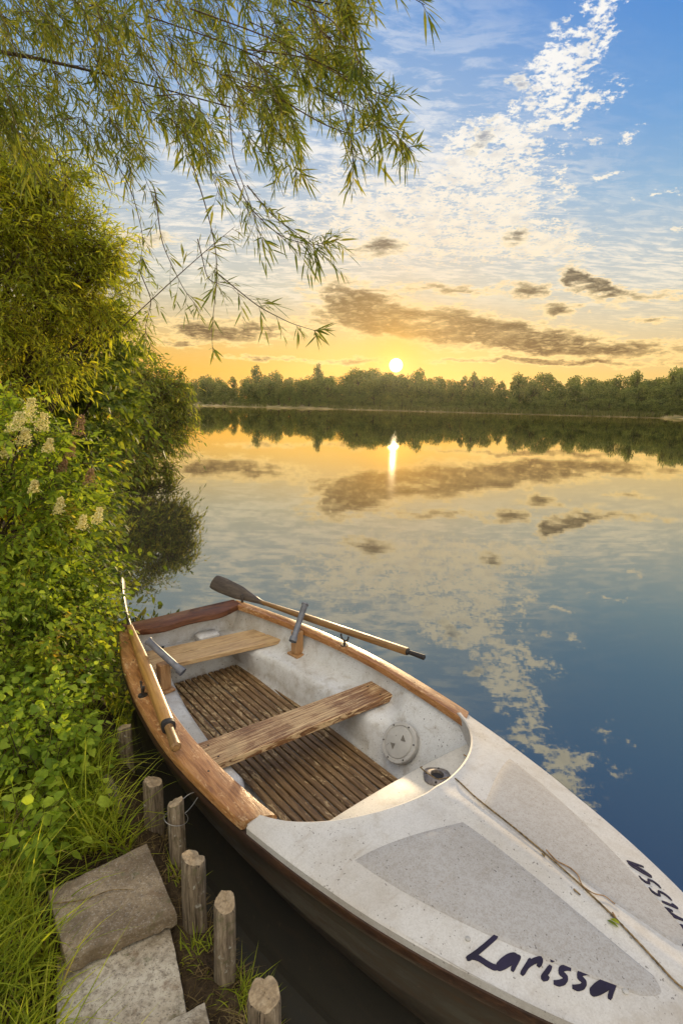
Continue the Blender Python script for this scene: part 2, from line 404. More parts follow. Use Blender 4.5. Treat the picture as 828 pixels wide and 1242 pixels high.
def make_world():
    w = bpy.data.worlds.new('World'); S.world = w; w.use_nodes = True
    w.node_tree.nodes.clear(); nt = NT(w.node_tree)
    D = nt.vmath('NORMALIZE', nt.n('ShaderNodeTexCoord').outputs['Generated'])
    sx = nt.n('ShaderNodeSeparateXYZ'); nt.L.new(D, sx.inputs[0])
    X, Y, Z = sx.outputs
    deg = 180 / math.pi
    az = nt.math('MULTIPLY', nt.math('ARCTAN2', X, Y), deg)
    el = nt.math('MULTIPLY', nt.math('ARCSINE', Z), deg)
    ang = nt.n('ShaderNodeCombineXYZ'); nt.L.new(az, ang.inputs[0]); nt.L.new(el, ang.inputs[1])
    A = ang.outputs[0]
    wn = nt.n('ShaderNodeTexNoise', ins={'Scale': .22, 'Detail': 5.0, 'Roughness': .62}); nt.L.new(nt.scaled(A, (1, 1.5, 1)), wn.inputs['Vector'])
    AW = nt.vmath('ADD', A, nt.vmath('MULTIPLY', nt.vmath('SUBTRACT', wn.outputs['Color'], (.5, .5, .5)), (9.0, 5.0, 0)))
    # clear-sky colour by height, warm and pale towards the sun's side, blue away from it
    warm = nt.ramp(nt.math('DIVIDE', el, 90), [
        (0, srgb(254, 172, 44)), (.035, srgb(253, 186, 66)), (.06, srgb(240, 194, 106)), (.085, srgb(220, 196, 146)), (.12, srgb(204, 203, 186)), (.16, srgb(194, 203, 206)),
        (.20, srgb(178, 198, 216)), (.27, srgb(156, 188, 224)), (.345, srgb(122, 166, 222)), (.43, srgb(88, 142, 214)), (.7, srgb(66, 118, 200)), (1, srgb(60, 105, 180))])
    cool = nt.ramp(nt.math('DIVIDE', el, 90), [
        (0, srgb(248, 190, 92)), (.035, srgb(246, 202, 118)), (.06, srgb(234, 206, 150)), (.085, srgb(222, 206, 172)), (.12, srgb(204, 206, 198)), (.16, srgb(182, 200, 212)),
        (.20, srgb(150, 188, 220)), (.26, srgb(112, 166, 222)), (.345, srgb(82, 144, 218)), (.43, srgb(60, 122, 208)), (.7, srgb(54, 108, 196)), (1, srgb(60, 105, 180))])
    daz = nt.math('SUBTRACT', az, SUN_AZ)
    side = nt.mapr(daz, -2, 24)
    base = nt.mix(side, warm, cool)
    sk = nt.n('ShaderNodeTexSky', sky_type='NISHITA', sun_disc=False)
    sk.sun_elevation = R(SUN_EL); sk.sun_rotation = R(SUN_AZ); sk.air_density = 1.0; sk.dust_density = 2.0; sk.ozone_density = 2.0
    nish = nt.mix(1.0, sk.outputs[0], (.10, .10, .10, 1), 'MULTIPLY')
    base = nt.mix(.08, base, nish)

    AG = nt.vmath('ADD', A, nt.vmath('MULTIPLY', nt.vmath('SUBTRACT', wn.outputs['Color'], (.5, .5, .5)), (7.0, 2.2, 0)))

    def blob(cx, cy, rx, ry, rot=0.0, soft=1.0, A=AW):     # soft ellipse in the sky, 1 in the middle and 0 at its rim
        e = 6.0
        a0 = np.array(azel(cx, cy)); J = np.array([(np.array(azel(cx + e, cy)) - a0) / e, (np.array(azel(cx, cy + e)) - a0) / e]).T
        Ji = np.linalg.inv(J); c, s = math.cos(R(rot)), math.sin(R(rot))
        B = np.diag([1 / rx, 1 / ry]) @ np.array([[c, s], [-s, c]]) @ Ji
        d = nt.vmath('SUBTRACT', A, (a0[0], a0[1], 0))
        q1 = nt.vmath('DOT_PRODUCT', d, (B[0, 0], B[0, 1], 0), 'v'); q2 = nt.vmath('DOT_PRODUCT', d, (B[1, 0], B[1, 1], 0), 'v')
        r2 = nt.math('ADD', nt.math('MULTIPLY', q1, q1), nt.math('MULTIPLY', q2, q2))
        return nt.math('POWER', 2.718, nt.math('MULTIPLY', r2, -soft))

    def total(bs):
        o = bs[0]
        for b in bs[1:]: o = nt.math('ADD', o, b)
        return o

    # cloud sheets seen in perspective
    zz = nt.math('ADD', nt.math('MAXIMUM', Z, 0.0), .13)
    pl = nt.n('ShaderNodeCombineXYZ'); nt.L.new(nt.math('DIVIDE', X, zz), pl.inputs[0]); nt.L.new(nt.math('DIVIDE', Y, zz), pl.inputs[1])
    PL = pl.outputs[0]
    # thin veil
    veilmask = total([blob(450, 245, 170, 95, -12), nt.math('MULTIPLY', blob(330, 330, 190, 50, 0), .8), nt.math('MULTIPLY', blob(640, 320, 170, 45, 6), .7), nt.math('MULTIPLY', blob(760, 375, 120, 22, 4), .7), blob(300, 240, 150, 120), nt.math('MULTIPLY', blob(560, 290, 150, 60, -10), .9), nt.math('MULTIPLY', blob(420, 60, 130, 80, -30), .45), nt.math('MULTIPLY', blob(810, 330, 70, 60), .9), nt.math('MULTIPLY', blob(560, 110, 60, 130, 35), .25)])
    vn = nt.noise(nt.scaled(PL, (2.0, 5.0, 1)), 1.7, 9, .68, 1.1)
    vn2 = nt.noise(nt.scaled(PL, (7, 16, 1)), 1.8, 6, .6, .5)
    veil = nt.math('MULTIPLY', nt.math('MINIMUM', veilmask, 1.0), nt.mapr(nt.math('ADD', vn, nt.math('MULTIPLY', nt.math('SUBTRACT', vn2, .5), .7)), .40, .66, .05, 1.0))
    vcol = nt.ramp(nt.math('DIVIDE', el, 90), [(0, srgb(255, 214, 130)), (.08, srgb(244, 222, 176)), (.12, srgb(246, 236, 214)), (.17, srgb(250, 242, 228)), (.28, srgb(244, 244, 244)), (.4, srgb(222, 232, 246)), (1, srgb(210, 220, 235))])
    col = nt.mix(nt.math('MULTIPLY', veil, .92), base, vcol)
    # broken white altocumulus running up to the right
    am = total([blob(728, 12, 40, 26, -35), blob(752, -45, 50, 24, -35), blob(815, -75, 55, 24, -15), blob(870, -15, 30, 16, -15), blob(800, -140, 70, 30, -30), blob(690, 60, 30, 26, -40), blob(668, 98, 44, 30, -30), blob(705, 128, 46, 12, -18), blob(640, 150, 60, 22, -20), blob(600, 190, 66, 36, -30), blob(552, 160, 20, 14, -30), blob(555, 235, 80, 40, -15),
                blob(620, 245, 62, 30, 10), blob(530, 285, 115, 30, 0), blob(640, 296, 66, 20, 5), blob(460, 265, 80, 36, -10), blob(765, 165, 18, 7, -20), blob(740, 212, 18, 5, -20), blob(712, 176, 16, 6, 0), blob(797, 236, 14, 5, -15), blob(822, 272, 14, 9, -15), nt.math('MULTIPLY', blob(400, 230, 60, 30, -10), .6)])
    an = nt.noise(nt.scaled(PL, (5.2, 5.6, 1)), 2.7, 9, .66, .35)
    an2 = nt.noise(nt.scaled(PL, (14, 15, 1)), 4.2, 5, .62, .2)
    amm = nt.math('MINIMUM', am, 1.15)
    ad = nt.math('ADD', nt.math('ADD', nt.math('MULTIPLY', amm, .70), nt.math('MULTIPLY', nt.math('SUBTRACT', an, .5), 3.8)), nt.math('MULTIPLY', nt.math('SUBTRACT', an2, .5), 2.6))
    alto = nt.math('MULTIPLY', nt.mapr(ad, .28, .90), nt.mapr(am, .06, .35))
    acol = nt.ramp(nt.math('DIVIDE', el, 90), [(0, srgb(255, 220, 150)), (.12, srgb(252, 234, 198)), (.2, srgb(250, 242, 226)), (.3, srgb(250, 248, 244)), (1, srgb(250, 250, 250))])
    shade = nt.mapr(nt.noise(nt.scaled(PL, (7, 6, 1)), 2.0, 5, .6), .45, .72, 0, .35)
    acol = nt.mix(shade, acol, srgb(176, 178, 184))
    col = nt.mix(alto, col, acol)
    # grey low cloud bars lit from below by the sun
    gb = lambda *q: blob(*q, A=AG)
    gm = total([gb(470, 382, 84, 24, 10), gb(560, 398, 95, 20, 8), gb(415, 362, 34, 15, 22), gb(440, 392, 50, 12, 0), gb(650, 414, 90, 16, 4), gb(770, 422, 90, 12, 4), nt.math('MULTIPLY', gb(286, 402, 62, 14, 0), 1.2), nt.math('MULTIPLY', gb(560, 350, 70, 6, 3), .7), nt.math('MULTIPLY', gb(780, 358, 60, 6, 4), .75), nt.math('MULTIPLY', gb(700, 440, 110, 4, 1), .8), gb(228, 396, 30, 8, 8), nt.math('MULTIPLY', gb(200, 416, 40, 4.5, 0), .9),
                gb(440, 437, 38, 4.5, -4), gb(716, 350, 34, 12, 26), gb(697, 334, 12, 15, 15), gb(644, 352, 22, 8, 5), gb(684, 376, 26, 7, 5), gb(456, 297, 30, 13, -12), gb(626, 288, 17, 10, 0), nt.math('MULTIPLY', gb(588, 165, 9, 22, 25), .75),
                nt.math('MULTIPLY', gb(622, 100, 12, 9, 0), .6), gb(560, 438, 30, 3.2), nt.math('MULTIPLY', gb(790, 386, 30, 4), .9), nt.math('MULTIPLY', gb(640, 438, 60, 3.5, 2), .8), nt.math('MULTIPLY', gb(330, 437, 60, 3.5, 2), .6), nt.math('MULTIPLY', gb(180, 290, 36, 9, 8), .55)])
    gco = nt.scaled(A, (.13, .52, 1))
    gn = nt.noise(gco, 1.5, 9, .66, .5)
    gn2 = nt.noise(nt.scaled(A, (.42, 1.5, 1)), 1.6, 7, .64, .4)
    gmm = nt.math('MINIMUM', gm, 1.1)
    gd = nt.math('ADD', nt.math('ADD', gmm, nt.math('MULTIPLY', nt.math('SUBTRACT', gn, .5), 2.4)), nt.math('MULTIPLY', nt.math('SUBTRACT', gn2, .5), 2.2))
    g = nt.math('MULTIPLY', nt.mapr(gd, .34, 1.15), nt.mapr(gmm, .05, .3))
    rim = nt.math('MULTIPLY', nt.mapr(gd, .12, .48), nt.mapr(gmm, .03, .25))
    rimc = nt.ramp(nt.math('DIVIDE', el, 90), [(0, (1.25, .78, .20, 1)), (.1, (1.12, .84, .42, 1)), (.2, srgb(252, 240, 212)), (.4, srgb(245, 245, 245))])
    col = nt.mix(nt.math('MULTIPLY', rim, .8), col, rimc)
    gcol = nt.ramp(nt.math('DIVIDE', el, 90), [(0, srgb(146, 94, 40)), (.06, srgb(104, 76, 48)), (.11, srgb(92, 82, 68)), (.2, srgb(134, 130, 124)), (.27, srgb(128, 146, 178)), (.34, srgb(100, 138, 192)), (.5, srgb(110, 145, 195))])
    gcol = nt.mix(nt.mapr(gd, .55, 1.25, 0, .5), gcol, nt.mix(1.0, gcol, (.5, .48, .46, 1), 'MULTIPLY'))
    gcol = nt.mix(nt.mapr(gn2, .46, .70, 0, .75), gcol, nt.mix(.6, gcol, rimc))
    col = nt.mix(nt.math('MULTIPLY', g, .94), col, gcol)
    # the sun and its glow
    sd = Vector((math.sin(R(SUN_AZ)) * math.cos(R(SUN_EL)), math.cos(R(SUN_AZ)) * math.cos(R(SUN_EL)), math.sin(R(SUN_EL))))
    dt = nt.vmath('DOT_PRODUCT', D, tuple(sd), 'v')
    an_ = nt.math('MULTIPLY', nt.math('ARCCOSINE', nt.math('MINIMUM', dt, .9999999)), deg)
    glow = nt.math('POWER', 2.718, nt.math('MULTIPLY', an_, -.20))
    glow2 = nt.math('POWER', 2.718, nt.math('MULTIPLY', nt.math('MULTIPLY', an_, an_), -.22))
    core = nt.mapr(an_, .42, .75, 1, 0)
    col = nt.mix(nt.math('MULTIPLY', glow, .8), col, (1.0, .50, .06, 1))
    col = nt.mix(glow2, col, (1.5, .76, .14, 1))
    e = nt.mix(core, col, (14.0, 10.5, 5.0, 1))
    # unseen sky behind and overhead: broken cloud added and brightened to light the foreground
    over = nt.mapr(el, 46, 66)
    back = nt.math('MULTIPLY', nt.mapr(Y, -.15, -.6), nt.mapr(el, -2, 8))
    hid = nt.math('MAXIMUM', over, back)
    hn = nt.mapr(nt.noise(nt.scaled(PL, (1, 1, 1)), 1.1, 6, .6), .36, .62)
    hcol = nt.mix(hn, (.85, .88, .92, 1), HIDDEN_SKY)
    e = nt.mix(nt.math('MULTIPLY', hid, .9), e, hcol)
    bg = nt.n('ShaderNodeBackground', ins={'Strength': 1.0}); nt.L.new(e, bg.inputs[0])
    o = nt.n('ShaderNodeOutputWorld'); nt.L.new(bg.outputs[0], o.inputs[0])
    w.cycles.sampling_method = 'MANUAL'; w.cycles.sample_map_resolution = 1024
    return sd


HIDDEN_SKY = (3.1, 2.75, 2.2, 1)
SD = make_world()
sl = bpy.data.lights.new('sun', 'SUN'); sun = bpy.data.objects.new('sun', sl); COL.objects.link(sun)
sl.energy = 5.0; sl.angle = R(.5); sl.color = (1.0, .74, .42)
sun.rotation_euler = Vector(SD).to_track_quat('Z', 'Y').to_euler()

# ------------------------------------------------------------------ water, banks
def water():
    mm, nt = mat('lake_water')
    co = nt.n('ShaderNodeTexCoord').outputs['Object']
    a = nt.noise(nt.scaled(co, (.55, 1.5, 1)), 1.5, 3, .5, .3)
    b = nt.noise(nt.scaled(co, (1.6, 3.6, 1)), 3.0, 3, .5, .3)
    patch = nt.mapr(nt.noise(nt.scaled(co, (.18, .3, 1)), 1.2, 3, .5), .38, .62, .25, 1.0)
    h = nt.math('ADD', nt.math('MULTIPLY', a, .8), nt.math('MULTIPLY', nt.math('MULTIPLY', b, patch), .22))
    bmp = nt.n('ShaderNodeBump', ins={'Height': h, 'Strength': .11, 'Distance': .0045})
    p = nt.n('ShaderNodeBsdfPrincipled', ins={'Base Color': (.034, .032, .026, 1), 'Roughness': .03, 'IOR': 1.333, 'Specular IOR Level': .5})
    gl = nt.n('ShaderNodeBsdfGlossy', ins={'Color': (1.0, .93, .68, 1), 'Roughness': .014})
    fr = nt.n('ShaderNodeFresnel', ins={'IOR': 3.1})
    for q in (p, gl, fr): nt.L.new(bmp.outputs[0], q.inputs['Normal'])
    ms = nt.n('ShaderNodeMixShader'); nt.L.new(fr.outputs[0], ms.inputs[0]); nt.L.new(p.outputs[0], ms.inputs[1]); nt.L.new(gl.outputs[0], ms.inputs[2])
    o = nt.n('ShaderNodeOutputMaterial'); nt.L.new(ms.outputs[0], o.inputs[0])
    mb = MB(); mb.add([(-900, -60, 0), (900, -60, 0), (900, 900, 0), (-900, 900, 0)], [(0, 1, 2, 3)])
    tag(mb.build('water', mm), kind='structure')


water()

BA = np.array([-1.1314, 3.7524]); BX = np.array([.630156, -.776469]); BN = np.array([.776469, .630156])
BOAT_RZ = math.atan2(BX[1], BX[0])


def b2w(s, n, z=0.0): q = BA + s * BX + n * BN; return np.array([q[0], q[1], z])


def w2b(P): q = np.asarray(P)[:2] - BA; return float(q @ BX), float(q @ BN)


SHORE = [b2w(7, -.9)[:2], b2w(5, -.86)[:2], b2w(3.6, -.84)[:2], b2w(2.6, -.83)[:2], b2w(1.9, -.80)[:2], b2w(1.2, -.78)[:2], b2w(.75, -.72)[:2], (-1.62, 3.3), (-2.05, 4.0), (-3.1, 6.0), (-4.1, 8.5),
         (-6.6, 14), (-11, 24), (-22, 44), (-52, 90), (-100, 150), (-150, 232), (-240, 330)]
SHORE = np.array(SHORE)


def shore_d(P):                                    # signed distance to the shoreline, + on the bank
    P = np.asarray(P)[:, :2]; best = np.full(len(P), 1e9); sg = np.ones(len(P))
    for a, b in zip(SHORE[:-1], SHORE[1:]):
        ab = b - a; t = np.clip(((P - a) @ ab) / (ab @ ab), 0, 1); q = P - (a + t[:, None] * ab); d = np.linalg.norm(q, axis=1)
        cr = ab[0] * q[:, 1] - ab[1] * q[:, 0]
        u = d < best - 1e-9; best[u] = d[u]; sg[u] = np.sign(cr[u])
    return best * sg


def bank_z(P):
    d = shore_d(P)
    z = np.interp(d, [-2, -.4, -.10, -.05, 0, .05, .18, .5, .8, 1.3, 2.2, 4, 10, 40], [-1.2, -.6, -.12, .06, .14, .165, .14, .12, .24, .58, .95, 1.2, 1.6, 2.5])
    P = np.asarray(P)
    return z + .025 * np.sin(P[:, 0] * 9.1 + 1.3 * np.sin(P[:, 1] * 7)) * np.clip(d, 0, 1) * (d > .0) + .012 * np.sin(P[:, 0] * 31) * np.sin(P[:, 1] * 27) * (d > 0)


def bz(x, y): return float(bank_z(np.array([[x, y]]))[0])


def banks():
    mb = MB(); st = SHORE
    # offsets across the shoreline; the near stretch is finely divided
    t = np.concatenate([[0], np.cumsum(np.linalg.norm(np.diff(st, axis=0), axis=1))])
    tt = np.concatenate([np.arange(0, 14, .06), np.geomspace(14, t[-1], 90)])
    C = np.stack([np.interp(tt, t, st[:, 0]), np.interp(tt, t, st[:, 1])], 1)
    for _ in range(4): C[1:-1] = (C[:-2] + C[1:-1] * 2 + C[2:]) / 4
    T = nrm(np.gradient(C, axis=0)); Nn = np.stack([-T[:, 1], T[:, 0]], 1)
    for _ in range(60): Nn[1:-1] = nrm(Nn[:-2] + Nn[1:-1] + Nn[2:])
    offs = np.concatenate([[-1.0, -.5, -.25], np.arange(-.15, 1.6, .05), [1.8, 2.2, 3, 4.5, 7, 11, 18, 30, 60]])
    zo = np.interp(offs, [-1, -.4, -.10, -.05, 0, .05, .18, .5, .8, 1.3, 2.2, 4, 10, 40], [-.8, -.6, -.12, .06, .14, .165, .14, .12, .24, .58, .95, 1.2, 1.6, 2.5])
    P = np.zeros((len(C), len(offs), 3))
    P[:, :, :2] = C[:, None] + Nn[:, None] * offs[None, :, None]; P[:, :, 2] = zo
    j = (offs > .0)[None, :]
    P[:, :, 2] += (rng.random((len(C), len(offs))) - .5) * .022 * j
    mb.grid(P)
    tag(mb.build('ground', M['soil'], smooth=True), kind='structure')
    # far shore: a low sandy lip, then rough ground under the trees
    xs = np.linspace(-330, 330, 170)
    Q = []
    for x in xs:
        y0 = far_y(x); r0 = rng.random() * .5
        Q.append([(x, y0 - 3, -.5), (x, y0, .05), (x, y0 + 1.2, .28 + .15 * r0), (x, y0 + 7, .8 + r0), (x, y0 + 40, 2 + r0), (x, y0 + 140, 4), (x * 1.8, y0 + 500, 5)])
    mb = MB(); mb.grid(np.array(Q))
    mm, nt = mat('far_shore_ground')
    co = nt.n('ShaderNodeTexCoord').outputs['Object']
    c = nt.ramp(nt.noise(nt.scaled(co, (.2, .5, 1)), .8, 5, .6), [(.35, (.10, .10, .04, 1)), (.5, (.24, .19, .09, 1)), (.65, (.40, .32, .18, 1))])
    finish(nt, c, .95, None, spec=.1)
    tag(mb.build('far_shore', mm, smooth=True), kind='structure')


FARX = [-400, -150, -60, -34, 0, 26, 45, 62, 84, 104, 140, 400]
FARY = [330, 262, 238, 222, 208, 192, 180, 168, 152, 142, 122, 60]


def far_y(x): return float(np.interp(x, FARX, FARY))


banks()

# ------------------------------------------------------------------ leaves, twigs
def leaf_arrays(P, Dv, Nv, L, W, shape='lance', fold=.25, droop=.25):
    """P base points, Dv directions, Nv approximate normals, L lengths, W widths -> verts, faces"""
    n = len(P); Dv = nrm(Dv); Sv = nrm(np.cross(Dv, Nv)); Nv = np.cross(Sv, Dv)
    L = np.broadcast_to(L, (n,))[:, None]; W = np.broadcast_to(W, (n,))[:, None]
    t1, w1, t2, w2 = (.28, 1.0, .66, .72) if shape == 'lance' else ((.26, .95, .6, .86) if shape == 'ovate' else (.3, 1, .7, 1))
    V = np.empty((n, 6, 3))
    V[:, 0] = P
    dn = np.array([0, 0, -1.0])
    for i, (t, w) in enumerate(((t1, w1), (t2, w2))):
        c = P + Dv * L * t + dn * (droop * t * t) * L
        V[:, 1 + 2 * i] = c + Sv * W * w * .5 + Nv * W * fold * w * .5
        V[:, 2 + 2 * i] = c - Sv * W * w * .5 + Nv * W * fold * w * .5
    V[:, 5] = P + Dv * L + dn * droop * L
    b = (np.arange(n) * 6)[:, None]
    tri = np.concatenate([b + np.array([[0, 2, 1]]), b + np.array([[3, 4, 5]])])
    quad = b + np.array([[1, 2, 4, 3]])
    return V.reshape(-1, 3), tri, quad


def shoots(starts, dirs, lens, per, L, W, shape='lance', curl=.35, spread=.8, droop=.25, jitter=.35, twig_r=.002, nseg=4, fold=.25):
    """curved shoots with alternate leaves; returns leaf arrays and twig arrays"""
    n = len(starts); dirs = nrm(dirs); lens = np.broadcast_to(lens, (n,))
    dn = np.array([0, 0, -1.0])
    ts = np.linspace(0, 1, nseg + 1)
    curlv = np.broadcast_to(curl, (n,))
    def pos(t): return starts + dirs * (lens * t)[:, None] + dn * (curlv * lens * t * t)[:, None]
    def tan(t): return nrm(dirs + dn * (2 * curlv * t)[:, None])
    allP, allD, allN = [], [], []
    a0 = rng.random(n) * 6.28
    for k in range(per):
        t = np.clip((k + .6 + rng.random(n) * .5) / (per + .3), 0.08, 1)
        p, tg = pos(t), tan(t)
        s = nrm(np.cross(tg, np.array([.13, .2, 1.0]))); u = np.cross(s, tg)
        ph = a0 + k * 2.4
        sd = s * np.cos(ph)[:, None] + u * (np.sin(ph) * .7)[:, None]
        d = nrm(tg * .75 + sd * spread + rng.normal(0, jitter * .5, (n, 3)))
        if k == per - 1: d = nrm(tg + rng.normal(0, .15, (n, 3)))
        nn = nrm(np.array([0, 0, 1.0]) + rng.normal(0, jitter * 1.6, (n, 3)) - d * .2)
        allP.append(p); allD.append(d); allN.append(nn)
    P, Dd, Nn = map(np.concatenate, (allP, allD, allN))
    sc = (.72 + .5 * rng.random(len(P))) * np.tile(.62 + .75 * rng.random(n), per)
    LV = leaf_arrays(P, Dd, Nn, L * sc, W * sc, shape, fold, droop)
    # twigs: three-sided tapering tubes
    rings = []
    for i, t in enumerate(ts):
        c, tg = pos(np.full(n, t)), tan(np.full(n, t))
        s = nrm(np.cross(tg, np.array([.13, .2, 1.0]))); u = np.cross(s, tg); r = twig_r * (1 - .75 * t)
        rings.append(np.stack([c + r * (s * math.cos(a) + u * math.sin(a)) for a in (0, 2.09, 4.19)], 1))
    TV = np.stack(rings, 1)                       # n, nseg+1, 3, 3
    b = (np.arange(n) * 3 * (nseg + 1))[:, None]
    q = []
    for i in range(nseg):
        for a in range(3):
            q.append(b + np.array([[i * 3 + a, i * 3 + (a + 1) % 3, (i + 1) * 3 + (a + 1) % 3, (i + 1) * 3 + a]]))
    return LV, (TV.reshape(-1, 3), np.concatenate(q)), pos


def merge(parts):
    V, T, Q, o = [], [], [], 0
    for v, t, q in parts:
        V.append(v); T.append(t + o); Q.append(q + o); o += len(v)
    return np.concatenate(V), [np.concatenate(T), np.concatenate(Q)]


def mergeq(parts):
    V, Q, o = [], [], 0
    for v, q in parts: V.append(v); Q.append(q + o); o += len(v)
    return np.concatenate(V), [np.concatenate(Q)]


def ell(center, rad, n, lo=.45, hi=1.0):
    u = nrm(rng.normal(0, 1, (n, 3))); r = (lo ** 3 + (hi ** 3 - lo ** 3) * rng.random(n)) ** (1 / 3)
    r = r * (1 + .18 * np.sin(u[:, 0] * 7 + 1) * np.sin(u[:, 1] * 6) + .12 * np.sin(u[:, 2] * 9 + u[:, 0] * 5))
    return np.asarray(center) + u * r[:, None] * np.asarray(rad), u


def stem_curve(mb, a, b, r0, r1, bow=.15, n=6, k=6):
    a, b = np.asarray(a, float), np.asarray(b, float); t = np.linspace(0, 1, n)[:, None]
    side = rng.normal(0, 1, 3) * bow * np.linalg.norm(b - a) * .4
    p = a + (b - a) * t + side * np.sin(t * math.pi) * .6 + np.array([0, 0, bow * np.linalg.norm(b - a) * .5]) * np.sin(t * math.pi)
    mb.tube(p, np.linspace(r0, r1, n), k)


def bush(name, label, cat, base, blobs, leafm, L, W, shape, per, slen, group=None, updir=.35, curl=.35, nstem=5, stem_r=.02, twig_r=.0025, spread=.8, droop=.25, keep=None, fold=.25, crown='foliage', stem='stem', gaps=-.15):
    """blobs: (centre, radii, number of shoots)"""
    root = thing(name, label, cat, base, 0, group); base = np.asarray(base, float)
    LP, TP = [], []; mb = MB()
    for c, r, n in blobs:
        st, u = ell(c, r, n)
        fr = 5.2 / (sum(r) / 3); hole = np.sin(st[:, 0] * fr + 1) * np.sin(st[:, 1] * fr * .9 + 2) + np.sin(st[:, 2] * fr * 1.15 + .5) * np.sin(st[:, 0] * fr * .7)
        k = hole > gaps; st, u = st[k], u[k]
        if keep is not None: k = keep(st); st, u = st[k], u[k]
        n = len(st)
        d = u * .75 + np.array([0, 0, updir]) + rng.normal(0, .45, (n, 3))
        lv, tv, _ = shoots(st - nrm(d) * slen * .4, d, slen * (.6 + .8 * rng.random(n)) * np.where(rng.random(n) < .12, 1.8, 1.0), per, L, W, shape, curl * (.4 + 1.2 * rng.random(n)), spread, droop, twig_r=twig_r, nseg=3, fold=fold)
        LP.append(lv); TP.append(tv)
        for q in range(max(1, nstem)):
            e = np.asarray(c) + nrm(rng.normal(0, 1, 3)) * np.asarray(r) * .75
            stem_curve(mb, base + np.array([rng.normal(0, .06), rng.normal(0, .06), -.08]), e, stem_r, stem_r * .3, .2, 7, 5)
    V, Fq = merge(LP); V = V - base
    raw_mesh(crown, V, Fq, leafm, root)
    TV, TQ = mergeq(TP); raw_mesh('twigs', TV - base, TQ, M['twig'], root)
    o = mb.build(stem, M['bark'], root, smooth=True, fix=False)
    o.data.transform(Matrix.Translation(-Vector(base)))
    return root


# ------------------------------------------------------------------ the rowing boat
HB = np.array([(-.06, .432), (0, .450), (.25, .525), (.5, .585), (.87, .645), (1.2, .675), (1.45, .682), (1.7, .668), (2.0, .640), (2.3, .590), (2.6, .522), (2.86, .440), (3.1, .345), (3.3, .245), (3.46, .15), (3.58, .068), (3.65, .012)])
_ss = np.linspace(-.06, 3.65, 400); _hh = np.interp(_ss, HB[:, 0], HB[:, 1])
for _ in range(120): _hh[1:-1] = (_hh[:-2] + 2 * _hh[1:-1] + _hh[2:]) / 4


def hb(s): return np.interp(s, _ss, _hh)
def zg(s): return .45 + .055 * np.clip((np.asarray(s) - 1.6) / 2.05, 0, 1) ** 1.6 + .01 * np.clip((.4 - np.asarray(s)) / .4, 0, 1)


def crown(s): return np.interp(s, [2.0, 2.4, 3.1, 3.65], [.085, .080, .040, .008])


def deck_z(s, n):
    q = np.clip(np.abs(n) / np.maximum(hb(s), .02), 0, 1)
    return zg(s) + crown(s) * (1 - q ** 2.2) + .014 * np.exp(-(np.asarray(n) / .035) ** 2) * np.clip((s - 2.35) * 6, 0, 1)


def coam(n): return 2.055 + .365 * np.clip(1 - (np.abs(n) / .57) ** 2, 0, 1) ** .72


